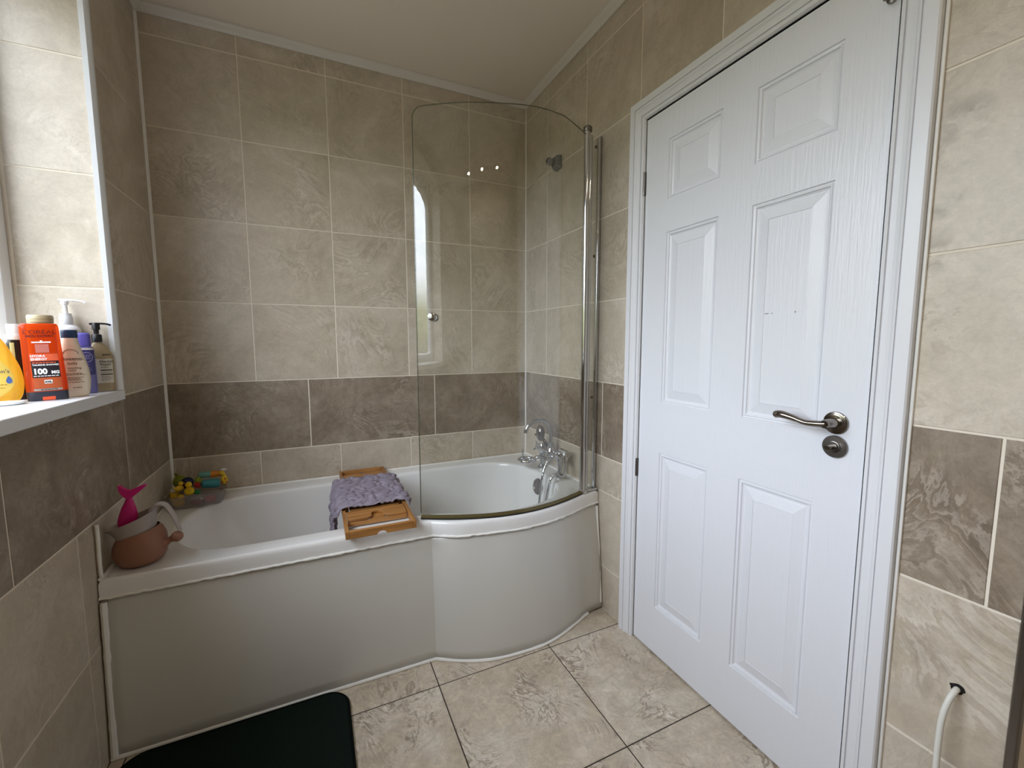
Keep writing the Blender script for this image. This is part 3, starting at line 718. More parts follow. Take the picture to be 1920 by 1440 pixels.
MB().tube(rrect(x0+.004, x1-.004, y0+.004, y1-.004, .066, .0085), .0062, 10, closed=True).build('piping', mat('black green piping', '#0a100d', .9, spec=.1), mm, origin=mo)

# ------------------------------------------------------------------ bath tray + cloth
tr = thing('bath_tray', 'bamboo bath tray laid across the bath', 'tray', (.765, -.39, .528), rz=-.008); tro = (.765, -.39, .528)
def tp(mb, n, m, parent=tr, **k): return mb.build(n, m, parent, origin=tro, bevel=.0015, **k)
X0, X1, YB, YF, TB, TT = .648, .884, -.020, -.762, .5285, .5555
for x in (X0, X1-.012):
    tp(MB().box((x, YF, TB), (x+.012, -.50, TT)), 'side_rail', M['bamboo'])
    tp(MB().box((x+(.013 if x < .7 else -.013), -.52, TB+.001), (x+(.025 if x < .7 else -.001), YB, TT-.001)), 'inner_rail', M['bamboo'])
def end_rail(y0, y1):
    mb = MB(); n = 16; cx = (X0+X1)/2
    prof = [(X0+.0122, TB), (cx-.016, TB)] + [(cx-.016*math.cos(PI*k/n), TB + .011*math.sin(PI*k/n)) for k in range(1, n)] + [(cx+.016, TB), (X1-.0122, TB), (X1-.0122, TT), (X0+.0122, TT)]
    mb.loft([[(x, y0, z) for x, z in prof], [(x, y1, z) for x, z in prof]]); return mb
tp(end_rail(YF, YF+.013), 'end_rail', M['bamboox'])
mb = MB(); n = 16; cx = (X0+X1)/2
prof = [(X0+.0265, TB+.001), (cx-.014, TB+.001)] + [(cx-.014*math.cos(PI*k/n), TB+.001 + .010*math.sin(PI*k/n)) for k in range(1, n)] + [(cx+.014, TB+.001), (X1-.0265, TB+.001), (X1-.0265, TT-.001), (X0+.0265, TT-.001)]
mb.loft([[(x, YB-.012, z) for x, z in prof], [(x, YB, z) for x, z in prof]]); tp(mb, 'end_rail', M['bamboox'])
# front board with the phone slot, and a stretch of middle slats under the cloth
mb = MB(); yb0, yb1 = -.655, -.575
# board as outline with a rounded notch in its front edge
prof = [(X0+.014, yb1), (X0+.014, yb0), (cx-.040, yb0), (cx-.020, yb0+.014)]
prof += [(cx-.020 + .0, yb0+.03)] + [(cx-.020*math.cos(PI*k/10), yb0+.035+.018*math.sin(PI*k/10)) for k in range(0, 11)] + [(cx+.020, yb0+.014), (cx+.040, yb0), (X1-.014, yb0), (X1-.014, yb1)]
mb.loft([[(x, y, TT-.012) for x, y in prof], [(x, y, TT-.002) for x, y in prof]])
tp(mb, 'front_board', M['bamboox'])
mb = MB(); mb.box((cx-.024, yb0+.001, TT-.021), (cx+.024, yb1, TT-.0125)); tp(mb, 'slot_rest', M['bamboox'])
mb = MB(); mb.box((X0+.014, yb0-.006, TB+.001), (X1-.014, yb0+.004, TT-.0125)); tp(mb, 'cross_bar', M['bamboox'])
for k in range(5):
    y = -.555 + k*.078
    tp(MB().box((X0+.027, y, TB+.012), (X1-.027, y+.06, TB+.022)), 'slat', M['bamboox'])
tp(MB().box((X0+.027, -.13, TB+.008), (X1-.027, -.095, TT-.003)), 'slat', M['bamboox'])
# cloth: knotted lilac bath mat lying over the tray and hanging on the left
def lilac():
    m = mat('lilac knotted cloth', '#8d8291', .9, spec=.15)
    nt = m.node_tree; b = nt.nodes['Principled BSDF']; N = nt.nodes.new; L = nt.links.new
    tc = N('ShaderNodeTexCoord'); vo = N('ShaderNodeTexVoronoi'); vo.inputs['Scale'].default_value = 45; mp = N('ShaderNodeMapping'); mp.inputs['Scale'].default_value = (.55, 1.3, 1)
    L(tc.outputs['Object'], mp.inputs['Vector']); L(mp.outputs['Vector'], vo.inputs['Vector'])
    cr = N('ShaderNodeValToRGB'); cr.color_ramp.elements[0].color = rgb('#958b97'); cr.color_ramp.elements[1].color = rgb('#7d747f'); L(vo.outputs['Color'], cr.inputs['Fac']); L(cr.outputs['Color'], b.inputs['Base Color'])
    return m
cl = MB(); nx, ny = 84, 110
path = []   # (x, z) across the tray: hanging tail on the left, over the rail, across, tucked right edge
path_pts = catmull([(.632, 0, .36), (.630, 0, .45), (.634, 0, .525), (.641, 0, .553), (.660, 0, .5605), (.72, 0, .5605), (.80, 0, .5605), (.872, 0, .5605), (.890, 0, .556), (.893, 0, .540)], 8)
pp = resample(path_pts, nx)
def bump(u, v):
    w = noise.voronoi(Vector((u*26 + .8*noise.noise(Vector((u*20, v*20, 3))), v*52, .3)))
    d = w[0]
    return min(1, (d[1]-d[0])*1.6)
rows = []
cy0, cy1 = -.565, -.195
for j in range(ny+1):
    v = cy0 + (cy1-cy0)*j/ny; r = []
    for i, p in enumerate(pp):
        L_ = i/nx
        s = L_*.52
        h = .0125*bump(s, v) + .0015
        a = pp[max(i-1, 0)]; b = pp[min(i+1, nx)]; t = (b-a).normalized(); nr = Vector((-t.z, 0, t.x))
        hang = interp([(0,1),(.30,.6),(.40,0)], L_)
        yy = v + .006*noise.noise(Vector((s*30, v*9, 5))) if j not in (0, ny) else v + .008*noise.noise(Vector((s*45, j, 5)))
        # the tail bunches to the front as it falls
        yy = yy*(1-hang*.75) + (-.42 + .3*(j/ny-.5)*.5)*hang*.75
        q = p + nr*h
        if L_ < .36: q.x -= hang*.010*math.sin(j*.55) + hang*.006
        edge = min(j, ny-j)/4
        q.z -= .004*max(0, 1-edge) * (0 if L_ < .36 else 1)
        r.append((q.x, yy, q.z))
    rows.append(r)
cl.loft(rows, False, False, False)
o = cl.build('bath_cloth', lilac(), smooth=60, origin=(.765, -.39, .56)); o.location = (.765, -.39, .5625)
tag(o, 'lilac knotted cloth spread over the bamboo bath tray', 'cloth')
md = o.modifiers.new('s', 'SOLIDIFY'); md.thickness = .003; md.offset = 1

# ------------------------------------------------------------------ jug with mermaid-tail toy
terra = mat('terracotta plastic', '#8f6350', .5); greyp = mat('warm grey plastic', '#a39a96', .4)
jug = thing('rinse_jug', 'terracotta and grey rinse jug on the bath corner', 'jug', (.078, -.645, .5275)); jo = (.078, -.645, .5275)
mb = MB()
prof = [(.0, .0), (.034, .0), (.050, .006), (.060, .022), (.0645, .045), (.062, .070), (.055, .088), (.047, .100)]
n = 40; rings = []
for r, z in prof:
    rings.append([(jo[0]+ r*math.cos(2*PI*k/n)*(1.03) , jo[1]+ r*math.sin(2*PI*k/n), jo[2]+z + (.22*r*math.cos(2*PI*k/n) if z > .03 else 0)*(z/.10)) for k in range(n)])
mb.loft(rings, True, False, False)
mb.build('body', terra, jug, origin=jo)
# neck that ends in the small ball
mb = MB(); mb.tube(catmull([(.118, -.655, .575), (.137, -.657, .580), (.150, -.658, .586), (.158, -.659, .590)], 5), [.028,.026,.024,.021,.018,.016,.014,.012,.011,.010,.009,.009,.009,.009,.010,.010], 16)
mb.ball((.171, -.660, .595), (.0165, .0165, .016), 20)
mb.build('knob_tail', terra, jug, origin=jo)
# grey cup with pouring lip on the left and an open top
rings = []
def cup(r, z, lip, tilt, wall=0):
    out = []
    for k in range(n):
        a = 2*PI*k/n; c = math.cos(a)
        rr = r + lip*max(0, -c)**4
        x = .072 + rr*c*1.0; out.append((x, -.645 + rr*math.sin(a)*.95, z + tilt*(x-.072)))
    return out
rings = [cup(.0475, .622, 0, .25), cup(.0485, .635, .004, .30), cup(.050, .652, .012, .34), cup(.0505, .668, .022, .40), cup(.0488, .668, .020, .40), cup(.048, .652, .010, .34), cup(.0465, .635, .002, .30), cup(.0455, .622, 0, .25)]
rings = [[(x, y, z) for x, y, z in r] for r in rings]
MB().loft(rings, True, False, False).build('collar', greyp, jug, origin=jo)
mb = MB(); hp = catmull([(.112, -.648, .683), (.128, -.650, .700), (.146, -.652, .697), (.160, -.655, .675), (.172, -.658, .643), (.180, -.660, .612)], 7)
mb.tube(hp, [interp([(0,.016),(.4,.012),(1,.009)], k/(len(hp)-1)) for k in range(len(hp))], 14, flat=.45)
mb.build('handle', greyp, jug, origin=jo)
# tail toy: stands in the collar
pinkm = mat('hot pink plastic', '#c81e78', .4)
mt = thing('mermaid_tail_toy', 'hot pink fish-tail toy standing in the rinse jug', 'toy', (.058, -.645, .640)); mto = (.058, -.645, .640)
rings = []
for z, xo, a, b in ((.645, .052, .022, .012), (.662, .053, .024, .013), (.680, .056, .022, .012), (.700, .058, .017, .010), (.716, .060, .011, .008), (.728, .0615, .007, .006)):
    rings.append([(xo + a*math.cos(2*PI*k/24), -.645 + b*math.sin(2*PI*k/24), z) for k in range(24)])
MB().loft(rings).build('tail_body', pinkm, mt, origin=mto)
prof = catmull([(x, 0, z) for x, z in [(.0615, .726), (.071, .732), (.086, .744), (.099, .756), (.104, .764), (.094, .763), (.080, .758), (.068, .753), (.060, .754), (.051, .760), (.043, .769), (.039, .767), (.041, .752), (.048, .738), (.055, .730)]], 5, True)
mb = MB(); mb.loft([[(p.x, -.652, p.z) for p in prof], [(p.x, -.638, p.z) for p in prof]])
mb.build('fluke', pinkm, mt, origin=mto, bevel=.004, seg=3)
mb = MB(); mb.tube([(.052, -.645, .7285), (.071, -.645, .7285)], .004, 10, flat=.6); mb.build('tail_ring', mat('pale pink plastic', '#d9a7b4', .4), mt, origin=mto)

# ------------------------------------------------------------------ toy tub and toys on the back corner
tub = thing('toy_tub', 'small clear plastic tub of bath toys on the bath corner', 'tub', (.115, -.135, .5275)); uo = (.115, -.135, .5275)
def rr2(x0, x1, y0, y1, r, z): return rrect(x0, x1, y0, y1, r, z, 5)
tx0, tx1, ty0, ty1 = .022, .212, -.205, -.070
rings = [rr2(tx0+.012, tx1-.012, ty0+.012, ty1-.012, .012, .528), rr2(tx0+.008, tx1-.008, ty0+.008, ty1-.008, .014, .531), rr2(tx0, tx1, ty0, ty1, .018, .578), rr2(tx0-.004, tx1+.004, ty0-.004, ty1+.004, .02, .580),
         rr2(tx0-.004, tx1+.004, ty0-.004, ty1+.004, .02, .582), rr2(tx0+.002, tx1-.002, ty0+.002, ty1-.002, .017, .580), rr2(tx0+.010, tx1-.010, ty0+.010, ty1-.010, .012, .533)]
MB().loft(rings, True, True, True).build('tub_body', M['cleartub'], tub, origin=uo)
G = 'bath toys in the clear tub'
def ctoy(name, label, c): return thing(name, label, 'toy', c, 0, G)
pm = lambda n, c, r=.35: mat(n, c, r)
YEL = pm('yellow rubber', '#d8b32a'); RED = pm('red rubber', '#b3271f'); TEAL = pm('teal plastic', '#2f7f86'); NAVY = pm('navy plastic', '#141c46', .2)
LIME = pm('olive green rubber', '#78801f'); SKY = pm('pale teal plastic', '#6da7a1'); ORG = pm('orange plastic', '#d58424'); GRN = pm('green rubber', '#187a3c'); WHT = pm('white toy plastic', '#d9d3cf'); PNK = pm('pink rubber', '#c2697a'); BLK = M['black']
def duck(c, s, label, rz=0, m=None):
    t = ctoy('rubber_duck', label, c); t.rotation_euler = (0, 0, rz); m = m or YEL
    mb = MB(); mb.ball((0,0,0), (.024*s, .018*s, .016*s), 20)
    mb.tube([(-.018*s,0,.004*s), (-.028*s,0,.016*s)], [.008*s, .002*s], 10); mb.build('body', m, t)
    MB().ball((.012*s, 0, .024*s), (.0125*s, .012*s, .0125*s), 18).build('head', m, t)
    MB().ball((.026*s, 0, .022*s), (.006*s, .007*s, .0025*s), 12).build('beak', ORG, t)
    return t
# bottom layer, seen through the clear wall
duck((.060, -.178, .549), .95, 'yellow duck low in the clear tub, under the white-capped bottle', -.4)
t = ctoy('squirt_fish', 'pink fish toy seen through the right front of the clear tub', (.165, -.178, .550))
MB().ball((0,0,0), (.022, .013, .014), 18).build('body', PNK, t); MB().loft([[(-.02,-.003,-.004),(-.02,.003,-.004),(-.02,.003,.004),(-.02,-.003,.004)], [(-.034,-.002,-.012),(-.034,.002,-.012),(-.034,.002,.012),(-.034,-.002,.012)]]).build('fin', WHT, t)
t = ctoy('squirt_fish', 'dull red fish toy seen through the middle front of the clear tub', (.118, -.182, .546))
MB().ball((0,0,0), (.020, .012, .012), 18).build('body', pm('dull red rubber', '#7a3b3b'), t); MB().loft([[(.018,-.003,-.004),(.018,.003,-.004),(.018,.003,.004),(.018,-.003,.004)], [(.030,-.002,-.010),(.030,.002,-.010),(.030,.002,.010),(.030,-.002,.010)]]).build('fin', pm('dull red rubber fin', '#6b3434'), t)
t = ctoy('toy_bottle', 'little yellow bottle with a white cap at the left of the toy tub', (.042, -.150, .575))
MB().lathe([(0,-.018),(.014,-.018),(.015,-.012),(.015,.010),(.009,.014),(0,.014)], 20).build('body', YEL, t)
MB().lathe([(0,.0145),(.0125,.0145),(.013,.017),(.013,.023),(.011,.025),(0,.025)], 20).build('cap', WHT, t)
t = ctoy('toy_ball', 'olive green toy ball at the left back of the tub', (.048, -.088, .612)); MB().ball((0,0,0), .025, 24).build('body', LIME, t)
MB().loft([[(-.012,-.002,.018),(.004,-.002,.018),(.004,.002,.018),(-.012,.002,.018)], [(-.018,-.001,.036),(-.010,-.001,.036),(-.010,.001,.036),(-.018,.001,.036)]]).build('fin', pm('olive fin', '#6b6421'), t)
t = ctoy('toy_ball', 'navy blue shiny ball in the toy tub', (.082, -.128, .613)); MB().ball((0,0,0), .0235, 24).build('body', NAVY, t)
MB().ball((.012, -.0155, -.006), (.008, .007, .008), 14).build('window_spot', TEAL, t)
t = ctoy('toy_ball', 'lime green ball right of the navy ball in the tub', (.112, -.098, .607)); MB().ball((0,0,0), (.012,.018,.018), 20).build('body', pm('lime rubber', '#8f9a22'), t)
duck((.062, -.165, .604), .72, 'small yellow duck left of the big yellow one in the tub', .8)
duck((.098, -.178, .592), .98, 'big bright yellow duck at the tub front', 1.9, pm('bright yellow rubber', '#e0bb1c'))
t = ctoy('toy_boat', 'pale teal and orange toy lying along the back of the tub', (.150, -.080, .626)); t.scale = (1.15, 1.15, 1.1); t.rotation_euler = (0, .05, 0)
MB().tube([(-.034,0,0),(-.030,0,0),(.0,0,0),(.004,0,0)], [.004,.011,.012,.012], 18).build('front_half', SKY, t)
MB().tube([(.0045,0,0),(.010,0,0),(.034,0,0),(.040,0,0)], [.0125,.013,.010,.004], 18).build('rear_half', ORG, t)
t = ctoy('toy_crab', 'red crab toy in the middle of the tub', (.119, -.140, .603))
MB().ball((0,0,0), (.0125,.012,.012), 18).build('body', RED, t)
for s in (-1, 1): MB().ball((.006*s-.002, -.011, .009), (.0045,.004,.0045), 10).build('claw', pm('orange red rubber', '#c8452b'), t)
t = ctoy('toy_bottle', 'teal toy bottle lying across the right of the tub', (.163, -.139, .603)); t.rotation_euler = (0, .08, .05)
MB().tube([(-.029,0,0),(-.025,0,0),(.023,0,0),(.030,0,0),(.033,0,0)], [.010,.0175,.0185,.0145,.004], 20).build('body', TEAL, t)
MB().tube([(-.037,0,0),(-.0292,0,0)], [.006,.007], 14).build('spout', pm('dark teal', '#1d5a66'), t)
t = ctoy('toy_frog', 'small green frog toy below the red crab', (.124, -.176, .583))
MB().ball((0,0,0), (.012,.010,.008), 16).build('body', GRN, t)
for s in (-1, 1): MB().ball((.005*s, -.004, .008), .003, 10).build('eye', GRN, t)
t = ctoy('toy_giraffe', 'yellow giraffe toy with red spots at the right end of the tub', (.205, -.102, .604)); t.scale = (1.25, 1.25, 1.25)
mb = MB(); mb.ball((0,0,-.002), (.011,.011,.017), 18); mb.tube([(0,0,.01),(-.004,-.002,.022)], [.007,.006], 12); mb.ball((-.005,-.004,.024), (.008,.008,.007), 14)
mb.build('body', YEL, t)
for (x, y, z) in ((.004,-.010,.004), (-.005,-.009,-.006), (.007,-.007,-.008)): MB().ball((x, y, z), .0028, 8).build('spot', RED, t)
MB().ball((.000, .000, .034), (.009, .008, .004), 14).build('crest', WHT, t)

# ------------------------------------------------------------------ bottles on the sill
SZ = SILLZ + .0008
def text2d(s, size, align='CENTER', bold=0):
    cu = bpy.data.curves.new('t', 'FONT'); cu.body = s; cu.size = size; cu.align_x = align; cu.offset = bold; cu.resolution_u = 3
    ob = bpy.data.objects.new('t', cu); COL.objects.link(ob)
    bpy.context.view_layer.update()
    me = bpy.data.meshes.new_from_object(ob.evaluated_get(bpy.context.evaluated_depsgraph_get()))
    vs = [(v.co.x, v.co.y) for v in me.vertices]; fs = [tuple(p.vertices) for p in me.polygons]
    bpy.data.objects.remove(ob); bpy.data.curves.remove(cu); bpy.data.meshes.remove(me)
    return vs, fs
class Bottle:
    def __init__(s, root, st, n=2.6, k=6):
        s.root = root; s.n = n
        P = catmull([(z, a, b) for z, a, b in st], k); s.tab = [(p.x, p.y, p.z) for p in P]
    def ab(s, z):
        return interp([(p[0], p[1]) for p in s.tab], z), interp([(p[0], p[2]) for p in s.tab], z)
    def y(s, x, z):
        a, b = s.ab(z); q = min(abs(x)/a, .995)
        return -b*(1 - q**s.n)**(1/s.n)
    def body(s, name, m, z0=None, z1=None, seg=48, grow=0):
        rings = []
        for z, a, b in s.tab:
            if z0 is not None and z < z0-1e-6 or z1 is not None and z > z1+1e-6: continue
            r = []
            for k in range(seg):
                t = 2*PI*k/seg; c, sn = math.cos(t), math.sin(t)
                r.append(((a+grow)*math.copysign(abs(c)**(2/s.n), c), (b+grow)*math.copysign(abs(sn)**(2/s.n), sn), z))
            rings.append(r)
        return MB().loft(rings).build(name, m, s.root, smooth=35)
    def patch(s, name, x0, x1, z0, z1, m, off=.0004, parent=None, lab=None, shape=None):
        nx, nz = 14, 10; rows = []
        for j in range(nz+1):
            z = z0 + (z1-z0)*j/nz; r = []
            f = shape(j/nz) if shape else 1
            for i in range(nx+1):
                x = (x0+x1)/2 + ((x1-x0)*(i/nx-.5))*f; r.append((x, s.y(x, z)-off, z))
            rows.append(r)
        back = [[(x, y+off*.8, z) for x, y, z in r] for r in rows]
        mb = MB(); mb.loft(rows, False, False, False); mb.loft(back, False, False, False)
        o = mb.build(name, m, parent or s.root, smooth=30)
        return tag(o, lab) if lab else o
    def fine(s, lines, m, h=.0016, off=.0009):
        """rows of print too small to read: broken strips that follow the bottle"""
        mb = MB(); rnd = random.Random(len(lines) * 7 + 3)
        for x0, x1, z in lines:
            x = x0
            while x < x1 - .001:
                e = min(x + rnd.uniform(.003, .007), x1)
                n = 4; xs = [x + (e-x)*k/n for k in range(n+1)]
                mb.loft([[(q, s.y(q, zz)-off, zz) for q in xs] for zz in (z, z+h)], False, False, False)
                x = e + .0012
        return mb.build('fine_print', m, s.root, smooth=0)
    def text(s, body, x, z, size, m, align='CENTER', off=.0008, bold=0, sx=1, parent=None):
        vs, fs = text2d(body, size, align, bold)
        P = [(x + a*sx, s.y(x + a*sx, z+b) - off, z+b) for a, b in vs]
        return MB().add(P, fs).build('lettering', m, parent or s.root, smooth=0)
DK = mat('dark print', '#2a2224', .5); WP = mat('white print', '#f0efec', .5); GP = mat('grey print', '#77716b', .5)
# 1 orange shower gel, standing on its dark cap
t = thing('shower_gel', 'orange shower gel bottle standing on its dark cap on the sill', 'bottle', (-.064, -.704, SZ), .42); t.rotation_euler = (0, -.022, .42)
B = Bottle(t, [(0,.036,.017),(.003,.0375,.0185),(.023,.0378,.0188),(.0235,.0378,.0188)], 3.2, 4); capb = B.body('cap', mat('dark navy cap', '#2b2c38', .4))
tag(capb, 'dark navy cap it stands on'); B.patch('cap_tab', -.011, .012, .001, .010, mat('orange red tab', '#e0542c', .4))
B = Bottle(t, [(.024,.0375,.0185),(.027,.0382,.0192),(.06,.0378,.0192),(.11,.0365,.0185),(.155,.0355,.0175),(.187,.0352,.0165),(.195,.034,.015),(.199,.030,.011)], 3.4, 5)
B.body('bottle_body', translucent('translucent orange', '#d8521a', .40, .10, .42, (1, .42, .16)))
SAL = mat('salmon label', '#e5633f', .4); BOX = mat('black label', '#231f26', .4)
dr = mat('dark red print', '#55130e', .5)
B.text("L'OR\u00c9AL", -.001, .172, .0140, dr, sx=1.12); B.text('MEN EXPERT', -.001, .1635, .0088, dr, bold=.0002, sx=.98)
mb = MB().box((-.017, B.y(0,.151)-.0007, .149), (.017, B.y(0,.151), .1525)); mb.box((-.002, B.y(0,.151)-.0007, .1525), (.002, B.y(0,.151), .1555)); mb.build('emblem_bar', WP, t, smooth=0)
B.patch('rosy_band', -.012, .012, .124, .146, mat('rosy tone', '#c9776a', .35))  # rosy band across the upper front
B.patch('label', -.024, .026, .103, .121, SAL)
B.text('HYDRA', -.0225, .1130, .0078, WP, 'LEFT', bold=.0003); B.text('ENERGY', -.0225, .1050, .0078, WP, 'LEFT', bold=.0003)
B.patch('label', -.023, .0265, .060, .1025, BOX); B.fine([(-.021, .021, .0972)], SAL, .0026, .0010); B.text('TAURINE SHOWER', -.021, .0908, .0055, WP, 'LEFT', bold=.0002)
B.text('100', -.0215, .0695, .0195, WP, 'LEFT', bold=.0009, sx=.86); B.text('MG', .0108, .0695, .0105, WP, 'LEFT', bold=.0006, sx=.9)
B.fine([(-.021, .024, .0632)], WP, .0018, .0010)
B.patch('label', -.023, .027, .033, .0595, mat('brown orange label', '#b3532a', .4)); B.patch('label', -.004, .0105, .044, .0535, WP, .0008); B.text('XXL', .0032, .0462, .0068, DK, bold=.0004, off=.0014)
B.patch('label', -.024, .027, .026, .0315, mat('grey strip', '#9a958c', .4)); B.fine([(-.012, .020, .0278)], DK, .0018, .0012)
# 2 cream lotion
t = thing('lotion_bottle', 'cream lotion bottle with navy cap beside the orange gel', 'bottle', (-.036, -.640, SZ), .42)
B = Bottle(t, [(0,.026,.014),(.004,.0285,.016),(.02,.0325,.018),(.045,.0345,.019),(.07,.0335,.0185),(.10,.0285,.017),(.13,.0215,.0155),(.15,.0175,.0145),(.162,.0158,.014)], 2.5, 5)
B.body('bottle_body', mat('cream plastic', '#dccfb9', .35))
BR = mat('brown print', '#4a352a', .5)
B2 = Bottle(t, [(.1625,.0162,.0145),(.166,.0168,.015),(.182,.0165,.0148),(.1845,.0145,.013)], 2.5, 4); tag(B2.body('cap', mat('navy cap', '#1d3350', .3)), 'navy flip cap')
mb = MB(); arcp = [(-.002+.015*math.cos(a), .118+.013*math.sin(a)) for a in [PI*k/16 for k in range(17)]]
mb.tube([(x, B.y(x, z)-.0004, z) for x, z in arcp], .0006, 6); mb.build('emblem_arc', BR, t)
B.text('Aveeno.', .0005, .101, .0135, BR, sx=1.0, bold=.0001); B.text('baby', .000, .0895, .0105, BR)
B.text('soothing', .003, .0775, .0078, BR); B.text('relief', -.002, .0705, .0078, BR)
B.fine([(-.015, .017, .0640), (-.015, .021, .0605), (-.017, .020, .0530), (-.018, .012, .0495), (-.018, .016, .0460), (-.017, .020, .0400), (-.004, .014, .0250)], BR, .0014)
# 3 white pump bottle at the back
t = thing('pump_bottle', 'white pump bottle standing at the back of the sill', 'bottle', (-.0925, -.501, SZ), .12)
B = Bottle(t, [(0,.028,.021),(.004,.0305,.024),(.17,.0305,.024),(.190,.029,.0225),(.199,.022,.018),(.203,.015,.0145)], 2.4, 5); B.body('bottle_body', mat('white bottle plastic', '#e6e6e6', .35))
MB().lathe([(0,.2035),(.0145,.2035),(.0152,.206),(.0152,.226),(.013,.230),(.013,.236),(0,.236)], 28).build('collar', mat('white ribbed plastic', '#dcdde0', .4), t)
mb = MB(); mb.lathe([(0,.2365),(.006,.2365),(.0055,.262),(.0085,.263),(.009,.268),(.009,.272),(0,.272)], 22)
pp_ = catmull([(-.012,0,.2745), (.0,0,.2755), (.025,-.002,.275), (.042,-.003,.272), (.047,-.003,.2675)], 5); mb.tube(pp_, [.0052]*10+[.004]*11, 12, flat=.7); mb.build('pump_head', mat('white pump plastic', '#ececee', .3), t)
# 4 purple bottle
t = thing('shampoo_bottle', 'purple bottle with violet cap beside the cream lotion', 'bottle', (-.039, -.556, SZ), .38)
B = Bottle(t, [(0,.019,.0125),(.003,.0215,.0145),(.02,.0222,.015),(.09,.0222,.015),(.128,.0218,.0148),(.136,.019,.0135),(.139,.0135,.0115)], 2.7, 5); B.body('bottle_body', mat('violet bottle', '#6a68a2', .35))
B.patch('label', -.0195, .0195, .055, .128, mat('deep purple label', '#3c3a73', .4))
B.patch('shoulder_band', -.020, .020, .1285, .1335, mat('cream band', '#d8cfc8', .4))
PL = mat('lilac print', '#9d9cc8', .5)
mb = MB(); rows = [[(.004 + .013*f*math.cos(2*PI*k/28), B.y(.004+.013*f*math.cos(2*PI*k/28), .107+.015*f*math.sin(2*PI*k/28))-.0009, .107+.015*f*math.sin(2*PI*k/28)) for k in range(28)] for f in (1, .88)]
mb.loft(rows, True, False, False); mb.build('ring_emblem', PL, t, smooth=0)
B.fine([(-.004, .012, .112), (-.006, .013, .107), (-.005, .012, .102), (-.003, .009, .084), (-.008, .011, .074), (-.007, .012, .068), (-.010, .012, .047), (-.012, .010, .042), (-.012, .012, .036), (-.012, .008, .030)], PL, .0018, .0010)
B2 = Bottle(t, [(.1395,.0155,.013),(.142,.0165,.0138),(.170,.016,.0135),(.176,.0135,.012),(.178,.010,.009)], 2.5, 4); tag(B2.body('cap', mat('violet cap', '#5f5ab4', .4)), 'violet cap')
# 5 tan pump bottle with black pump
t = thing('pump_bottle', 'tan bottle with a black pump nearest the trim of the window recess', 'bottle', (-.0255, -.504, SZ), .25)
B = Bottle(t, [(0,.031,.017),(.003,.0335,.020),(.02,.034,.0205),(.095,.034,.0205),(.112,.032,.0195),(.130,.024,.0155),(.145,.014,.011),(.150,.0095,.0095)], 2.3, 5); B.body('bottle_body', mat('tan bottle plastic', '#a08d6c', .3))
B.patch('label', -.028, .0305, .026, .100, mat('off white label', '#cfc8ba', .4))
B.text('Absolut', .0165, .089, .0095, DK, bold=.0001); B.text('Repair', .0155, .080, .0095, DK, bold=.0001); B.fine([(.010, .026, .111)], DK, .003); B.fine([(.004, .020, .0735)], GP, .002, .001)
for z in (.064, .051): B.patch('print_bar', .003, .029, z, z+.003, DK, .0008)
B.fine([(.004, .028, .0580), (.004, .024, .0455), (.004, .028, .0415), (.004, .026, .0375), (.004, .022, .0335)], GP, .0014, .001)
MB().lathe([(0,.1505),(.0105,.1505),(.012,.152),(.012,.172),(.0095,.175),(0,.175)], 24).build('collar', mat('black pump plastic', '#141317', .35), t)
mb = MB(); mb.lathe([(0,.1755),(.006,.1755),(.0065,.188),(.0095,.189),(.0095,.205),(.0085,.209),(0,.209)], 20)
pp_ = catmull([(-.014,0,.206),(.0,0,.2075),(.022,-.002,.207),(.034,-.003,.203)], 5); mb.tube(pp_, .0042, 10, flat=.7); mb.build('pump_head', mat('black pump head plastic', '#121116', .3), t)
# 6 yellow baby shampoo, drop-shaped
t = thing('shampoo_bottle', 'transparent yellow drop-shaped shampoo bottle at the left end of the sill', 'bottle', (-.152, -.737, SZ), .42)
B = Bottle(t, [(0,.040,.020),(.004,.044,.0225),(.02,.051,.025),(.05,.0545,.0265),(.085,.051,.0255),(.12,.0405,.023),(.15,.029,.0195),(.166,.020,.0165),(.174,.0135,.013)], 2.3, 5)
B.body('bottle_body', translucent('translucent yellow', '#efc64a', .40, .1, .38, (1, .86, .42)))
LY = mat('pale yellow label', '#f0cf63', .4)
shp = lambda f: math.sin(PI*min(max(.06+.94*f, 0), 1)**.75)**.6 if f < .98 else .1
B.patch('label', -.040, .040, .018, .128, LY, shape=lambda f: interp([(0,.35),(.15,.85),(.35,1),(.6,.82),(.85,.42),(1,.08)], f))
NB = mat('navy print', '#2c3566', .5)
B.text("Johnson's", .008, .075, .0135, NB, sx=.95)
drop = [(.030 + .0065*math.sin(2*PI*k/24)*(.5-.5*math.cos(2*PI*k/24))**.5, .058 + .0095*math.cos(2*PI*k/24)) for k in range(24)]
MB().add([(x, B.y(x, z)-.0010, z) for x, z in drop], [tuple(range(24))]).build('drop_emblem', mat('blue drop', '#5271b8', .4), t, smooth=0)
B.fine([(-.012, .026, .045), (-.014, .022, .037)], mat('ochre print', '#b98a2c', .5), .0022, .001)
MB().lathe([(0,.1745),(.013,.1745),(.0138,.177),(.0138,.196),(.012,.199),(0,.199)], 24).build('cap', mat('yellow cap', '#e8b63a', .35), t)
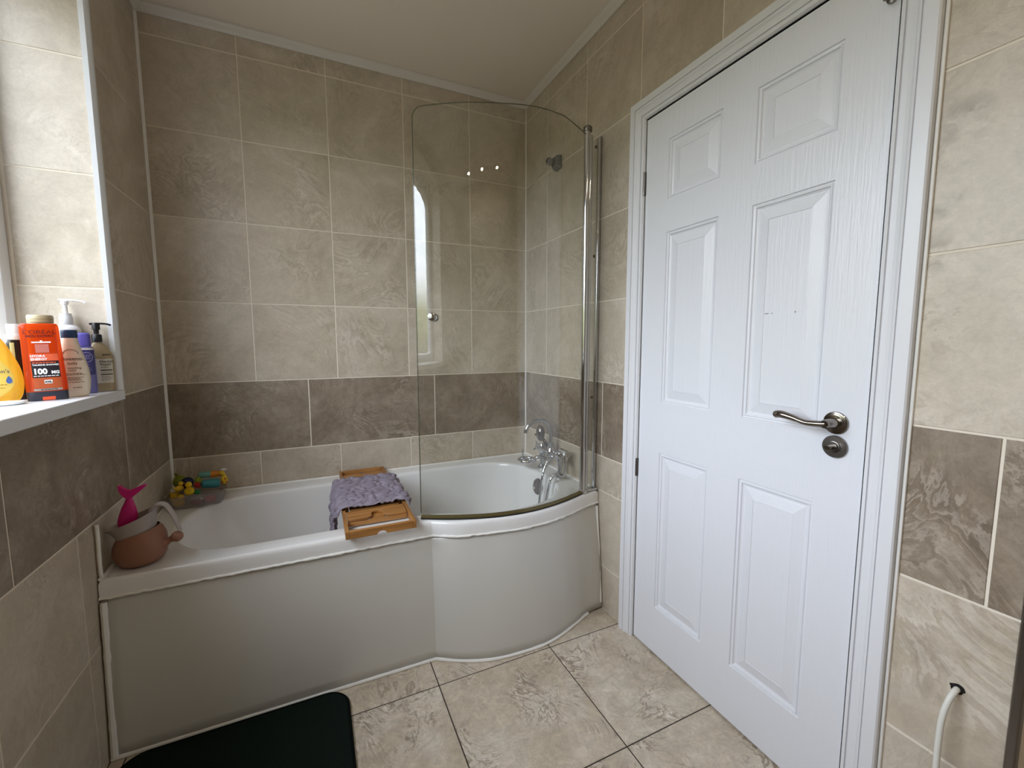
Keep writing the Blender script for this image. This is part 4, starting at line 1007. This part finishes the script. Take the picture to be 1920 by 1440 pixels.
# 7 dark bottle with white cap
t = thing('toiletry_bottle', 'slim dark bottle with a white cap between yellow and orange bottles', 'bottle', (-.136, -.655, SZ), .42)
B = Bottle(t, [(0,.017,.013),(.003,.0185,.0145),(.12,.0185,.0145),(.152,.0175,.014),(.157,.014,.012)], 2.4, 4); B.body('bottle_body', mat('dark brown bottle', '#221b1c', .25))
B.patch('label', -.012, -.004, .05, .150, mat('pale green stripe', '#b8bb8c', .4))
MB().lathe([(0,.158),(.019,.158),(.0195,.160),(.018,.170),(.0145,.1705),(.0155,.196),(.0145,.1985),(0,.1985)], 28).build('cap', mat('white cap plastic', '#e9e9ea', .35), t)
# 8 beige-capped bottle behind the orange one
t = thing('toiletry_bottle', 'bottle with a wide beige screw cap behind the orange gel', 'bottle', (-.112, -.590, SZ), .42)
B = Bottle(t, [(0,.026,.020),(.003,.028,.022),(.18,.028,.022),(.199,.0265,.021),(.2045,.024,.020)], 2.4, 4); B.body('bottle_body', mat('milky bottle', '#cbc2b2', .35))
MB().lathe([(0,.205),(.0255,.205),(.0262,.207),(.0262,.213),(.0252,.2135),(.0262,.2145),(.0262,.223),(.024,.226),(0,.226)], 32).build('cap', mat('beige cap', '#b5a887', .4), t)
# 9 flat white dish
t = thing('soap_dish', 'flat white soap dish lying in front of the yellow bottle', 'dish', (-.118, -.792, SZ), .5)
B = [(0,0),(.9,0),(1.0,.15),(1.0,.55),(.93,.6),(.8,.3),(0,.25)]
MB().lathe([(r*.034, z*.012) for r, z in B], 32, sx=1.3, sy=.8).build('dish_body', mat('white ceramic', '#ededea', .25), t)

# ------------------------------------------------------------------ ceiling lamps (behind the view)
for i, (x, y) in enumerate(((.505, -2.595), (.865, -2.585), (1.29, -2.57))):
    cl_ = thing('ceiling_light', 'recessed warm ceiling spotlight', 'light', (x, y, CEIL-.001), 0, 'recessed ceiling spotlights')
    c = (x, y, CEIL-.001)
    MB().lathe([(.030,-.001),(.042,-.001),(.043,-.004),(.040,-.008),(.030,-.008),(.029,-.003)], 28).build('rim', M['chrome'], cl_)
    MB().lathe([(0,-.004),(.028,-.004),(.028,-.002),(0,-.002)], 24).build('lamp', M['lamp'], cl_)

# ------------------------------------------------------------------ world, camera, view
w = bpy.data.worlds.new('World'); S.world = w; w.use_nodes = True
nt = w.node_tree; bg = nt.nodes['Background']
tc = nt.nodes.new('ShaderNodeTexCoord'); sx = nt.nodes.new('ShaderNodeSeparateXYZ'); cr = nt.nodes.new('ShaderNodeValToRGB')
mr = nt.nodes.new('ShaderNodeMapRange'); mr.inputs['From Min'].default_value = -1; mr.inputs['From Max'].default_value = 1
nt.links.new(tc.outputs['Generated'], sx.inputs[0]); nt.links.new(sx.outputs['Z'], mr.inputs['Value']); nt.links.new(mr.outputs['Result'], cr.inputs['Fac'])
els = cr.color_ramp.elements      # overcast sky above a garden
els[0].position = 0; els[0].color = (.07, .068, .05, 1); els[1].position = 1; els[1].color = (.83, .91, 1.02, 1)
for p_, c_ in ((.49, (.075, .075, .05, 1)), (.515, (.12, .14, .07, 1)), (.535, (.16, .18, .10, 1)), (.575, (.75, .82, .89, 1)), (.62, (.83, .91, 1.02, 1))):
    e = els.new(p_); e.color = c_
nt.links.new(cr.outputs['Color'], bg.inputs[0]); bg.inputs[1].default_value = 9.6
pl = bpy.data.lights.new('window_portal', 'AREA'); pl.shape = 'RECTANGLE'; pl.size = WY1-WY0; pl.size_y = APX-SILLZ; pl.cycles.is_portal = True
po = bpy.data.objects.new('window_portal', pl); COL.objects.link(po)
po.matrix_world = Matrix.Translation((-.29, -(WY0+WY1)/2, (APX+SILLZ)/2)) @ Matrix(((0,0,-1,0),(1,0,0,0),(0,-1,0,0),(0,0,0,1)))
cam = bpy.data.cameras.new('Camera'); co = bpy.data.objects.new('Camera', cam); COL.objects.link(co)
cam.sensor_fit = 'HORIZONTAL'; cam.sensor_width = 36; cam.lens = 799.312/1920*36; cam.clip_start = .01
yaw, pit, rol = .43431652, -.0986725, -.00179239
cy_, sy_, cp_, sp_ = math.cos(yaw), math.sin(yaw), math.cos(pit), math.sin(pit)
fwd = Vector((sy_*cp_, cy_*cp_, sp_)); rt = Vector((cy_, -sy_, 0)); up = rt.cross(fwd)
c_, s_ = math.cos(rol), math.sin(rol); r2 = rt*c_ + up*s_; u2 = up*c_ - rt*s_
mtx = Matrix.Identity(4)
for i in range(3): mtx[i][0] = r2[i]; mtx[i][1] = u2[i]; mtx[i][2] = -fwd[i]
mtx.translation = (.57523277, -2.23114091, 1.18655523)
co.matrix_world = mtx
S.camera = co
vs_ = S.view_settings
vs_.view_transform = 'Standard'; vs_.look = 'None'; vs_.gamma = 1; vs_.use_curve_mapping = False
vs_.exposure = 0.48
cy = S.cycles
cy.use_denoising = True
cy.max_bounces = 10; cy.diffuse_bounces = 6; cy.transparent_max_bounces = 16; cy.caustics_reflective = False; cy.caustics_refractive = False
